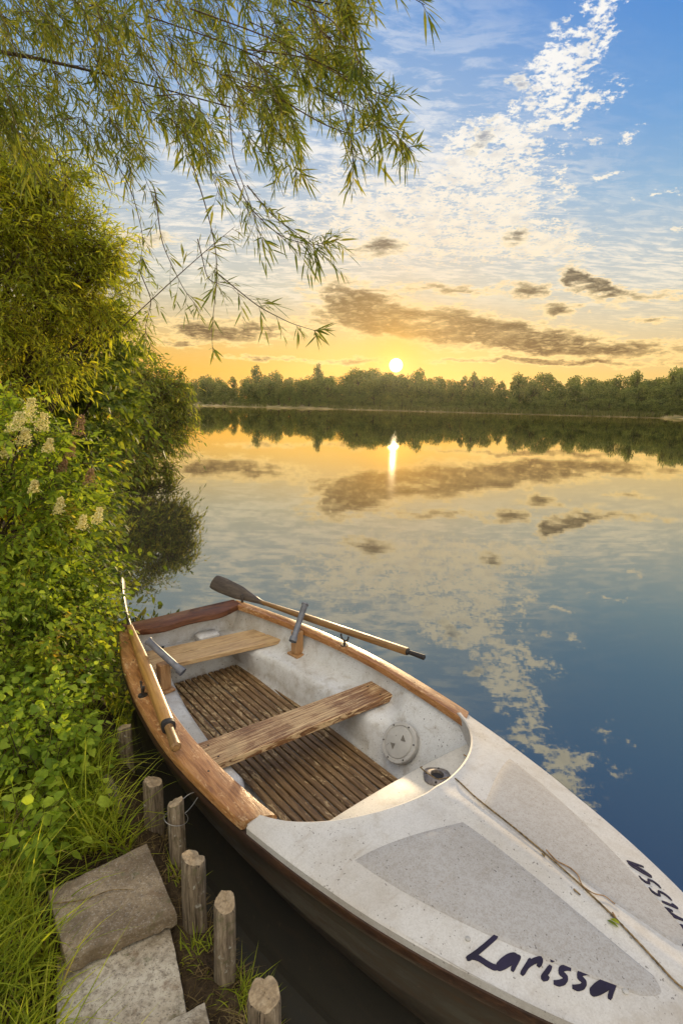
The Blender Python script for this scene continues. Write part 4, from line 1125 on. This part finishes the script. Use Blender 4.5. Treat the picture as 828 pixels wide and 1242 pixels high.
# ------------------------------------------------------------------ the far trees
def far_proto(seed, kind):
    global rng
    old = rng; rng = np.random.default_rng(seed)
    LP = []; mb = MB()
    # unit tree 1 m tall, scaled when placed
    ncl = {'round': 34, 'tall': 22, 'wide': 38, 'airy': 17, 'shrub': 24}[kind]
    mb.tube([(0, 0, -.03), (.006, 0, .2), (-.008, .006, .45), (.01, 0, .8)], [.022, .018, .012, .004], 7)
    for i in range(ncl):
        t = rng.random(); a = rng.random() * 6.28
        if kind == 'tall': z = .25 + .72 * t; R0 = .17 * math.sin(math.pi * min(1, (t * .8 + .2))) + .03
        elif kind == 'airy': z = .30 + .66 * t; R0 = .25 * math.sin(math.pi * (.25 + .68 * t))
        elif kind == 'shrub': z = .05 + .80 * t; R0 = .46 * math.sqrt(max(.05, 1 - t ** 2))
        elif kind == 'wide': z = .10 + .78 * t; R0 = .46 * math.sqrt(max(.05, 1 - (t * 1.0) ** 2.2))
        else: z = .12 + .76 * t; R0 = .40 * math.sqrt(max(.05, 1 - (abs(t - .35) / .7) ** 2))
        rr = R0 * math.sqrt(rng.random()); c = np.array([rr * math.cos(a), rr * math.sin(a), z])
        cr = (.075 + .06 * rng.random()) * (.8 if kind in ('tall', 'airy') else 1.25)
        n = int(120 if kind == 'airy' else 150)
        p, u = ell(c, (cr, cr, cr * .8), n, .3, 1.0)
        d = u + rng.normal(0, .6, (n, 3))
        LP.append(leaf_arrays(p, d, nrm(u + rng.normal(0, .6, (n, 3))), .036 * (.6 + .8 * rng.random(n)), .026, 'ovate', .2, .1))
        mb.tube([(0, 0, min(z * .7, .6)), tuple(c * .6 + np.array([0, 0, z * .25])), tuple(c)], [.008, .005, .002], 4)
    V, Fq = merge(LP); rng = old
    return V, Fq, mb


SKY_X = [190, 230, 255, 280, 300, 318, 340, 362, 385, 405, 430, 450, 470, 490, 515, 545, 572, 590, 620, 650, 700, 740, 768, 790, 812, 828, 870]
SKY_Y = [y - 4 for y in [465, 464, 456, 464, 458, 455, 461, 458, 454, 458, 452, 449, 451, 453, 456, 465, 462, 465, 461, 460, 462, 461, 459, 460, 456, 451, 450]]


def far_trees():
    kinds = ['round', 'wide', 'tall', 'shrub', 'airy', 'round', 'wide', 'shrub']
    protos = []
    for i, kd in enumerate(kinds):
        V, Fq, mb = far_proto(100 + i, kd)
        cro = raw_mesh('crown', V, Fq, M['far']); tru = mb.build('trunk', M['bark'], smooth=True, fix=False)
        protos.append((cro.data, tru.data)); bpy.data.objects.remove(cro); bpy.data.objects.remove(tru)

    def place(x, y, h, w, pi, label, group='trees on the far shore', name='broadleaf_tree'):
        t = thing(name, label, 'tree', (x, y, .5), rng.random() * 6.28, group); t.scale = (w, w, h)
        for nm, me in zip(('crown', 'trunk'), protos[pi]):
            o = bpy.data.objects.new(nm, me); COL.objects.link(o); o.parent = t
    generic = 'rounded green tree in the unbroken wood along the far shore'
    low = 'low bushy shrub at the water side foot of the far wood'

    def at_px(px, back):
        for Yd in np.arange(100, 330, .5):
            p = at(px, 495, Yd)
            if Yd >= far_y(p[0]) + back: return p[0], Yd
        return p[0], Yd
    px = 150.0
    while px < 900:                                   # back row makes the skyline
        x, y = at_px(px, 22 + rng.random() * 12)
        yt = np.interp(px, SKY_X, SKY_Y); hy = YH + math.tan(ROLL) * (px - 414)
        h = (1.5 + (hy - yt) / F_PX * y) * (.84 + .24 * rng.random())
        place(x, y, h, h * (.70 + .30 * rng.random()), int(rng.choice([0, 1, 5, 6, 0, 6, 4])), generic)
        px += 12 + 9 * rng.random()
    px = 150.0
    while px < 900:                                   # middle row
        x, y = at_px(px, 9 + rng.random() * 8)
        yt = np.interp(px, SKY_X, SKY_Y); hy = YH + math.tan(ROLL) * (px - 414)
        h = (1.5 + (hy - yt) / F_PX * y) * (.62 + .26 * rng.random())
        place(x, y, h, h * (.75 + .3 * rng.random()), int(rng.choice([0, 1, 5, 6])), generic)
        px += 11 + 7 * rng.random()
    px = 150.0
    while px < 900:                                   # shrubs at the waterside
        x, y = at_px(px, 3 + rng.random() * 3)
        h = (2.8 + 2.6 * rng.random())
        place(x, y, h, h * (1.0 + .5 * rng.random()), int(rng.choice([3, 7])), low, 'shrubs at the foot of the far wood', 'waterside_shrub')
        px += 10 + 6 * rng.random()
    for px, yt, pi, wf, lb in ((311, 445, 4, .75, 'tall ragged tree rising above the far wood, left of the hanging willow tip'), (385, 443, 4, .55, 'slim airy tree top standing above the far wood left of the sun'),
                               (572, 453, 4, .6, 'ragged tree top standing up right of the sun on the far shore'), (768, 451, 4, .6, 'airy tree rising above the right half of the far wood'), (335, 450, 5, .6, 'full rounded tree beside the tall ragged one on the far shore'), (820, 446, 0, .8, 'tallest rounded tree of the far wood at the right edge')):
        x, y = at_px(px, 20); hy = YH + math.tan(ROLL) * (px - 414); h = 1.5 + (hy - yt) / F_PX * y
        place(x, y, h, h * wf, pi, lb)
    # reeds along the far waterline
    n = 5200; pxs = 190 + rng.random(n) ** .75 * 660; P = []
    xs = np.interp(pxs, np.linspace(190, 850, 60), [at_px(p, .3)[0] for p in np.linspace(190, 850, 60)])
    dens = np.sin(xs * .11) + np.sin(xs * .037 + 1) + (xs > 35) * 1.1
    xs = xs[dens > .1]
    ys = np.array([far_y(x) for x in xs]) - .6 + rng.random(len(xs)) * 3.2
    P = np.stack([xs, ys, np.full(len(xs), .0)], 1)
    d = np.stack([rng.normal(0, .15, len(xs)), rng.normal(0, .15, len(xs)), np.ones(len(xs))], 1)
    v, t, q = leaf_arrays(P, d, rng.normal(0, 1, (len(xs), 3)), 1.2 + 1.0 * rng.random(len(xs)), .16, 'lance', .1, .05)
    tag(raw_mesh('reeds', v, [t, q], M['reed']), 'strip of pale green reeds along the far waterline', 'reeds', kind='stuff')


far_trees()

# ------------------------------------------------------------------ the willow over the water
def willow():
    base = np.array([-3.9, 3.3, 1.0])
    root = thing('willow_tree', 'willow with long narrow leaves, its branches hanging in from the top left', 'tree', tuple(base))
    mb = MB(); loc = lambda P: np.asarray(P, float) - base
    top = np.array([-3.7, 3.2, 3.6])
    mb.tube(loc([base - [0, 0, .4], base + [.03, 0, .8], base + [.12, -.05, 1.8], top]), [.26, .2, .17, .13], 12)
    limbs = []
    for pts, r in (([top, at(-160, -60, 3.2), at(60, -60, 2.9), at(240, -25, 2.7), at(400, 5, 2.5)], .05), ([top, at(-200, 40, 3.2), at(0, 60, 3.0), at(150, 95, 2.8), at(280, 130, 2.6)], .035),
                   ([top, at(-150, -300, 3.0), at(60, -220, 2.6), at(300, -150, 2.3), at(470, -60, 2.2)], .055), ([top, at(-180, 130, 3.6), at(-20, 170, 3.5), at(90, 200, 3.3)], .03), ([top, at(-100, -180, 3.6), at(80, -130, 3.4), at(260, -90, 3.2)], .04)):
        P = np.array(pts); t = np.linspace(0, len(P) - 1, 30); Q = np.stack([np.interp(t, range(len(P)), P[:, i]) for i in range(3)], 1)
        for _ in range(10): Q[1:-1] = (Q[:-2] + 2 * Q[1:-1] + Q[2:]) / 4
        mb.tube(loc(Q), r * (1 - np.linspace(0, 1, 30)) ** 2.2 + .0028, 7); limbs.append(Q)
    mb.build('trunk', M['bark'], root, smooth=True, fix=False)
    LP, TP = [], []
    tw = MB()

    def spray(pts, n_side, llen=.057, endfan=True, r=.0028, side_len=.16):
        P = np.array(pts); t = np.linspace(0, len(P) - 1, 24); Q = np.stack([np.interp(t, range(len(P)), P[:, i]) for i in range(3)], 1)
        for _ in range(4): Q[1:-1] = (Q[:-2] + 2 * Q[1:-1] + Q[2:]) / 4
        tw.tube(loc(Q), np.linspace(r, .0009, 24), 5, caps=False)
        T = nrm(np.gradient(Q, axis=0))
        idx = np.clip((23 * (1 - rng.random(n_side) ** 1.35 * .82)).astype(int), 2, 23)
        st = Q[idx]; tg = T[idx]; sd = nrm(np.cross(tg, rng.normal(0, 1, (n_side, 3))))
        d = tg * .95 + sd * .8 + np.array([0, 0, -.12])
        lv, tv, _ = shoots(st, d, side_len * (.5 + .9 * rng.random(n_side)) * (1 - .6 * idx / 23), 6, llen, llen * .115, 'lance', .16, .6, .08, .3, .0011, 3, .2)
        LP.append(lv); TP.append(tv)
    # sprays whose run shows against the sky
    D = 2.3
    A = lambda L, d0, d1: [at(x, y, d0 + (d1 - d0) * i / (len(L) - 1)) for i, (x, y) in enumerate(L)]
    spray(A([(180, 20), (300, 60), (390, 112), (450, 142), (480, 163), (500, 183)], 2.5, 2.15), 36)
    spray(A([(300, 60), (380, 70), (440, 105), (465, 116), (478, 117)], 2.4, 2.15), 26)
    spray(A([(230, 10), (340, 50), (420, 95), (450, 125), (465, 165)], 2.4, 2.15), 26)
    spray(A([(330, -10), (400, 20), (430, 60), (440, 90)], 2.3, 2.1), 16)
    spray(A([(232, 195), (250, 250), (262, 300), (264, 340), (256, 400), (259, 436)], 2.5, 2.3), 8, side_len=.10)
    spray(A([(188, 230), (196, 295), (222, 350), (244, 378)], 2.6, 2.5), 8)
    spray(A([(150, 395), (215, 335), (258, 297), (285, 275)], 2.8, 2.6), 12)
    spray(A([(262, 330), (313, 372), (352, 392), (385, 402)], 2.4, 2.25), 14, side_len=.11)
    spray(A([(278, 200), (300, 250), (340, 288), (380, 298), (412, 290)], 2.4, 2.2), 30)
    spray(A([(278, 130), (282, 190), (305, 250), (320, 300)], 2.4, 2.3), 12)
    spray(A([(300, 225), (330, 262), (370, 290), (400, 318)], 2.4, 2.25), 16)
    spray(A([(410, 110), (424, 160), (430, 205)], 2.25, 2.2), 12)
    spray(A([(340, 120), (390, 150), (430, 165), (452, 150)], 2.3, 2.15), 18)
    spray(A([(440, -60), (470, -20), (515, 6)], 2.0, 1.9), 6, side_len=.1)
    spray(A([(430, -60), (440, -15), (452, 18)], 2.0, 1.9), 5, side_len=.08)
    spray(A([(120, 160), (160, 230), (175, 290), (165, 345)], 2.9, 2.8), 16)
    spray(A([(170, 330), (185, 365), (175, 400), (190, 430)], 2.9, 2.8), 10, side_len=.12)
    spray(A([(240, 290), (252, 340), (285, 350)], 2.6, 2.5), 8)
    # the hanging curtain
    for _ in range(255):
        f = rng.random()
        x = -60 + 470 * rng.random() ** 1.15; lim = np.interp(x, [-60, 60, 130, 220, 300, 360, 420], [200, 200, 210, 190, 165, 120, 70])
        y = -70 + (lim + 20) * rng.random() ** .9
        d = 2.3 + 1.5 * rng.random(); p0 = at(x, y, d)
        run = np.array([.16 + .22 * rng.random() * (1 if x < 300 else .5), -.08 + .1 * rng.normal(), -.10 - .35 * rng.random()]); ln = .5 + .5 * rng.random()
        pts = [p0, p0 + run * ln * .5 + np.array([0, 0, .04]), p0 + run * ln + np.array([0, 0, -.08 * rng.random()])]
        spray(pts, 9 + int(6 * rng.random()), r=.002, side_len=.14)
    V, Fq = merge(LP); raw_mesh('crown', V - base, Fq, M['willow'], root)
    TV, TQ = mergeq(TP); tw.add(TV - base, [tuple(q) for q in TQ[0]]); tw.build('twigs', M['twig'], root, fix=False)


willow()

# ------------------------------------------------------------------ bank shrubs
def E(px, py, Y, rx, ry, rz): return (at(px, py, Y), (rx, ry, rz))


def bl(px, py, Y, rx, ry, rz, n): return (at(px, py, Y), (rx, ry, rz), n)


bush('sallow_bush', 'tall yellow green bush with slender leaves filling the left edge below the willow', 'bush', (-3.9, 5.0, bz(-3.9, 5.0)),
     [bl(-60, 250, 4.8, .75, .8, .55, 1100), bl(20, 270, 5.0, .55, .7, .5, 1150), bl(75, 300, 5.2, .45, .6, .45, 950), bl(20, 350, 4.9, .6, .7, .5, 1150), bl(105, 345, 5.3, .33, .5, .35, 450), bl(-40, 430, 4.6, .6, .6, .5, 700), bl(40, 420, 5.0, .5, .6, .4, 900), bl(30, 215, 5.0, .4, .5, .25, 350), bl(128, 300, 5.2, .17, .3, .13, 170), bl(142, 388, 5.4, .2, .3, .15, 170), bl(66, 212, 5.0, .26, .3, .12, 190)],
     M['sallow'], .066, .0125, 'lance', 9, .27, gaps=-.30, updir=.3, curl=.28, nstem=3, stem_r=.03)
bush('dark_shrub', 'dark broad leaved shrub behind the creamy blossoms on the bank', 'shrub', (-4.4, 7.2, bz(-4.4, 7.2)),
     [bl(75, 400, 7.2, .75, .7, .6, 650), bl(120, 410, 7.8, .5, .6, .5, 420), bl(85, 470, 7.0, .7, .7, .6, 650), bl(120, 500, 7.6, .55, .6, .55, 450), bl(60, 540, 6.4, .6, .6, .5, 420), bl(95, 570, 6.6, .45, .5, .4, 260), bl(105, 620, 7.2, .4, .5, .35, 220), bl(80, 640, 6.0, .4, .5, .3, 200)],
     M['broad'], .085, .052, 'ovate', 7, .30, nstem=3, stem_r=.03)
bush('overhanging_shrub', 'small leaved shrub leaning far out over the water at the bend of the bank', 'shrub', (-6.4, 13.2, bz(-6.4, 13.2)),
     [bl(150, 455, 14, .95, .9, .65, 600), bl(185, 475, 14.5, .75, .8, .55, 560), bl(208, 490, 14.8, .45, .6, .40, 340), bl(160, 505, 13.6, .9, .8, .45, 520), bl(205, 512, 14.6, .42, .5, .25, 180), bl(120, 490, 12.6, .8, .8, .7, 420), bl(120, 530, 11.5, .6, .6, .4, 260), bl(165, 530, 13.4, .8, .7, .45, 380), bl(195, 535, 14.2, .45, .5, .28, 170), bl(140, 560, 12.2, .7, .6, .4, 300), bl(110, 585, 10.4, .55, .6, .4, 240), bl(215, 465, 15, .35, .5, .35, 170), bl(205, 528, 14.5, .5, .5, .3, 240), bl(180, 545, 13.8, .5, .5, .3, 200), bl(222, 505, 15, .35, .4, .3, 140), bl(150, 575, 13.2, .65, .6, .25, 300), bl(192, 568, 14, .48, .5, .22, 220), bl(115, 605, 11, .5, .5, .25, 240)],
     M['over'], .11, .034, 'lance', 7, .42, updir=.0, curl=.35, nstem=4, stem_r=.04, twig_r=.006)
bush('hazel_bush', 'distant mid green bush just behind the overhanging shrub', 'bush', (-10.5, 21, bz(-10.5, 21)),
     [bl(140, 455, 21, 1.8, 1.2, 1.1, 420), bl(100, 440, 20, 1.8, 1.2, 1.3, 420), bl(60, 440, 19, 1.8, 1.2, 1.5, 300)],
     M['broad'], .16, .09, 'ovate', 6, .6, nstem=4, stem_r=.06, twig_r=.01)

# blossoming shrub in front, with cream plumes and faded ones
fs = bush('blossom_shrub', 'leafy shrub with creamy plumes of blossom at the left edge', 'shrub', (-2.6, 3.5, bz(-2.6, 3.5)),
          [bl(-30, 520, 3.5, .42, .45, .30, 230), bl(20, 560, 3.6, .40, .4, .32, 260), bl(60, 600, 3.7, .34, .4, .30, 200), bl(10, 640, 3.4, .42, .4, .3, 260), bl(70, 660, 3.6, .32, .35, .25, 180), bl(95, 545, 4.2, .22, .3, .25, 70)],
          M['bramble'], .062, .022, 'ovate', 9, .22, nstem=3, stem_r=.012)
base_fs = np.array(fs.location)
for (px, py, Yd, r, h, faded) in ((33, 498, 3.3, .07, .16, 0), (18, 512, 3.2, .07, .13, 0), (50, 512, 3.35, .06, .12, 0), (28, 530, 3.25, .06, .11, 0), (58, 540, 3.3, .045, .09, 0), (8, 545, 3.2, .05, .1, 0), (117, 625, 3.4, .045, .11, 0), (98, 633, 3.35, .05, .10, 0), (70, 613, 3.3, .05, .11, 0), (40, 590, 3.2, .04, .08, 0),
                                  (94, 516, 3.9, .06, .16, 1), (84, 545, 3.8, .05, .12, 1), (107, 578, 3.7, .055, .12, 1), (75, 565, 3.7, .045, .1, 1)):
    p = at(px, py, Yd); n = 340; r *= .85; h *= .9
    t = rng.random(n); rr = r * (1 - .65 * t) * np.sqrt(rng.random(n)); a = rng.random(n) * 6.28
    lump = 1 + .15 * np.sin(a * 3 + t * 9)
    P = np.stack([rr * lump * np.cos(a) + .25 * h * t, rr * lump * np.sin(a), h * (t - .5)], 1) + p
    v, tr, q = leaf_arrays(P, rng.normal(0, 1, (n, 3)) + [0, 0, .4], rng.normal(0, 1, (n, 3)), .011, .009, 'ovate', .2, .1)
    ob = raw_mesh('flower_plume', v - base_fs, [tr, q], M['seed'] if faded else M['flower'], fs)
    ob['label'] = 'faded pinkish brown plume' if faded else 'creamy yellow plume of blossom'

def above(P): return (P[:, 2] > bank_z(P) + .02) & (P[:, 2] > .06)


def wside(P): return shore_d(P) > -.18


keepb = lambda P: above(P) & wside(P)
bush('bramble_bush', 'sunlit bramble thicket spilling down the bank towards the boat stern', 'bush', (-2.25, 3.4, bz(-2.25, 3.4)),
     [bl(20, 700, 3.2, .42, .5, .30, 420), bl(70, 720, 3.5, .34, .45, .30, 380), bl(30, 760, 3.0, .42, .5, .28, 420), bl(74, 770, 3.35, .22, .4, .24, 300), bl(80, 820, 3.1, .18, .35, .18, 220), bl(45, 820, 2.9, .34, .4, .22, 360), bl(90, 740, 3.7, .20, .35, .22, 180)],
     M['bramble'], .041, .024, 'ovate', 9, .20, nstem=3, stem_r=.007, keep=keepb, twig_r=.0018)
bush('trailing_bramble', 'darker trailing brambles at the waterline between the thicket and the stern', 'bush', (-2.5, 4.6, bz(-2.5, 4.6)),
     [bl(100, 690, 4.6, .30, .4, .30, 230), bl(108, 730, 4.4, .18, .3, .2, 160), bl(85, 650, 4.8, .35, .4, .35, 230), bl(105, 640, 5.4, .3, .4, .25, 140)],
     M['broad'], .055, .032, 'ovate', 7, .24, nstem=3, stem_r=.006, twig_r=.002, curl=.5)
bush('nettle_clump', 'fresh green nettles with heart shaped leaves beside the grey posts', 'plant', (-1.35, 2.35, bz(-1.35, 2.35)),
     [bl(60, 860, 2.5, .17, .22, .12, 75), bl(92, 885, 2.45, .08, .18, .11, 46), bl(45, 900, 2.3, .2, .2, .12, 70), bl(85, 935, 2.25, .09, .15, .11, 70), bl(100, 975, 2.15, .06, .1, .08, 46), bl(30, 860, 2.4, .2, .2, .14, 70), bl(5, 900, 2.2, .2, .2, .14, 60), bl(110, 1000, 2.1, .035, .07, .06, 20)],
     M['nettle'], .043, .031, 'ovate', 7, .15, updir=.6, curl=.15, nstem=4, stem_r=.004, twig_r=.0022, droop=.35)
bush('bindweed', 'broad pale leaves of bindweed climbing through the grass at the left edge', 'plant', (-1.25, 1.75, bz(-1.25, 1.75)),
     [bl(15, 1060, 1.72, .12, .14, .10, 40), bl(20, 1000, 1.85, .14, .14, .09, 40), bl(60, 1010, 1.9, .10, .12, .06, 24), bl(5, 1120, 1.6, .08, .1, .08, 24)],
     M['nettle'], .048, .040, 'ovate', 5, .14, updir=.5, curl=.2, nstem=3, stem_r=.003, twig_r=.002, droop=.3)


# ------------------------------------------------------------------ grass
def blades(P, L, W, lean=.5, segs=4, dirbias=None, curl=.6):
    n = len(P); a = rng.random(n) * 6.28; ln = lean * (.3 + rng.random(n))
    d = np.stack([np.cos(a) * ln, np.sin(a) * ln, np.ones(n)], 1)
    if dirbias is not None: d = d + np.asarray(dirbias)
    d = nrm(d); s = nrm(np.cross(d, np.array([0, 0, 1.0]) + rng.normal(0, .3, (n, 3)))); hz = d * np.array([1, 1, 0])
    V = np.zeros((n, segs * 2 + 1, 3)); cl = curl * (.3 + rng.random(n))
    for i in range(segs + 1):
        t = i / segs
        c = P + d * (L * t)[:, None] + (hz * .6 + np.array([0, 0, -.9])) * (cl * L * t * t * .55)[:, None]
        w = (W * (1 - t ** 1.6) * .5)[:, None]
        if i < segs: V[:, 2 * i] = c + s * w; V[:, 2 * i + 1] = c - s * w
        else: V[:, -1] = c
    b = (np.arange(n) * (segs * 2 + 1))[:, None]
    q = np.concatenate([b + np.array([[2 * i, 2 * i + 1, 2 * i + 3, 2 * i + 2]]) for i in range(segs - 1)])
    t3 = b + np.array([[2 * segs - 2, 2 * segs - 1, 2 * segs]])
    return V.reshape(-1, 3), t3, q


def scatter(n, x0, x1, y0, y1, ok):
    P = np.stack([x0 + (x1 - x0) * rng.random(n), y0 + (y1 - y0) * rng.random(n)], 1)
    P = P[ok(P)]; z = bank_z(P)
    return np.column_stack([P, z - .01])


def left_of_slabs(P):
    # outside the paved strip: to the left of the slabs' left edge line
    a, b = np.array([-1.06, 1.72]), np.array([-.66, .98]); ab = b - a
    cr = ab[0] * (P[:, 1] - a[1]) - ab[1] * (P[:, 0] - a[0])
    d = shore_d(P)
    left = cr < -.015 * np.linalg.norm(ab)
    up_ = P[:, 1] > 1.93
    return (d > .12) & (left | up_)


LPg = []
P = scatter(24000, -2.6, -.6, .7, 3.0, left_of_slabs); n = len(P)
clump = np.sin(P[:, 0] * 11) * np.sin(P[:, 1] * 9 + 2) + rng.random(n)
P = P[clump > .1]; n = len(P)
LPg.append(blades(P, (.14 + .24 * rng.random(n)) * np.where(rng.random(n) < .22, 1.6, 1.0), .004 + .005 * rng.random(n), .55, 4, (.16, -.10, 0), .8))
tag(raw_mesh('grass', *merge(LPg), M['grass']), 'lush bright green grass covering the bank left of the slabs', 'grass', kind='stuff')
# dry stalks and litter on the earth between posts and slabs
def litter(P):
    s = np.array([w2b(np.append(p, 0)) for p in P]); return (s[:, 1] < -.74) & (s[:, 1] > -.98) & (s[:, 0] > 1.45) & (s[:, 0] < 3.3)
P = scatter(20000, -1.0, .6, .6, 2.4, litter); n = len(P)
LPg = [blades(P, .03 + .06 * rng.random(n), .002 + .0025 * rng.random(n), 2.2, 3, None, .9)]
P = scatter(5000, -1.5, -.6, .7, 2.0, lambda P: left_of_slabs(P)); n = len(P)
LPg.append(blades(P, .05 + .12 * rng.random(n), .003 + .002 * rng.random(n), 1.4, 3, (.2, -.2, 0), .9))
tag(raw_mesh('dry_litter', *merge(LPg), M['drygrass']), 'dry stalks and dead grass littering the earth between slabs and posts', 'litter', kind='stuff')


def tuft(label, x, y, n, L, spread=.03, lean=.6, m_='grass', bias=None):
    P = np.column_stack([x + rng.normal(0, spread, n), y + rng.normal(0, spread, n), np.zeros(n)]); P[:, 2] = np.maximum(bank_z(P), .0) - .01
    V, t3, q = blades(P, L * (.5 + .7 * rng.random(n)), .003 + .003 * rng.random(n), lean, 5, bias, .8)
    b = np.array([x, y, bz(x, y)]); o = raw_mesh('grass_tuft', V - b, [t3, q], M[m_]); o.location = b
    tag(o, label, 'grass tuft')


tuft('small fresh grass tuft at the foot of the split post', -.47, 1.53, 60, .09, .025)
tuft('wiry dark green grass tuft right of the leaning brown post', -.265, 1.42, 130, .14, .04, .9)
tuft('thin grass tuft at the foot of the slim wired post', -.60, 1.83, 40, .12, .03)
tuft('long arching grass blades reaching out over the water to the oar grip', -1.28, 2.42, 26, .50, .04, .35, 'grass', (1.1, -.15, .0))
tuft('pale grass blades trailing over the left edge of the slabs', -1.0, 1.45, 60, .26, .07, .6, 'grass', (.9, -.25, 0))
tuft('yellowing grass blades growing by the dark slab upper corner', -1.02, 1.78, 50, .28, .05, .6, 'grass', (.8, -.3, 0))

# ------------------------------------------------------------------ evening air
def haze():
    mm = bpy.data.materials.new('evening_air'); mm.use_nodes = True; mm.node_tree.nodes.clear(); nt = NT(mm.node_tree)
    v = nt.n('ShaderNodeVolumePrincipled', ins={'Color': (1.0, .93, .82, 1), 'Density': .0001, 'Anisotropy': .75})
    o = nt.n('ShaderNodeOutputMaterial'); nt.L.new(v.outputs[0], o.inputs['Volume'])
    mb = MB(); mb.box((0, 420, 14), (2100, 1000, 32)); ob = mb.build('haze', mm); tag(ob, 'thin golden evening haze over the lake', 'haze', kind='stuff')


if HAZE: haze()

# ------------------------------------------------------------------ render settings
S.view_settings.view_transform = 'Standard'; S.view_settings.look = 'None'
S.view_settings.exposure = 0; S.view_settings.gamma = 1; S.view_settings.use_curve_mapping = False
S.cycles.max_bounces = 12; S.cycles.transparent_max_bounces = 4; S.cycles.diffuse_bounces = 6; S.cycles.glossy_bounces = 4; S.cycles.transmission_bounces = 8
S.cycles.sample_clamp_indirect = 6; S.cycles.sample_clamp_direct = 12
S.cycles.use_denoising = True
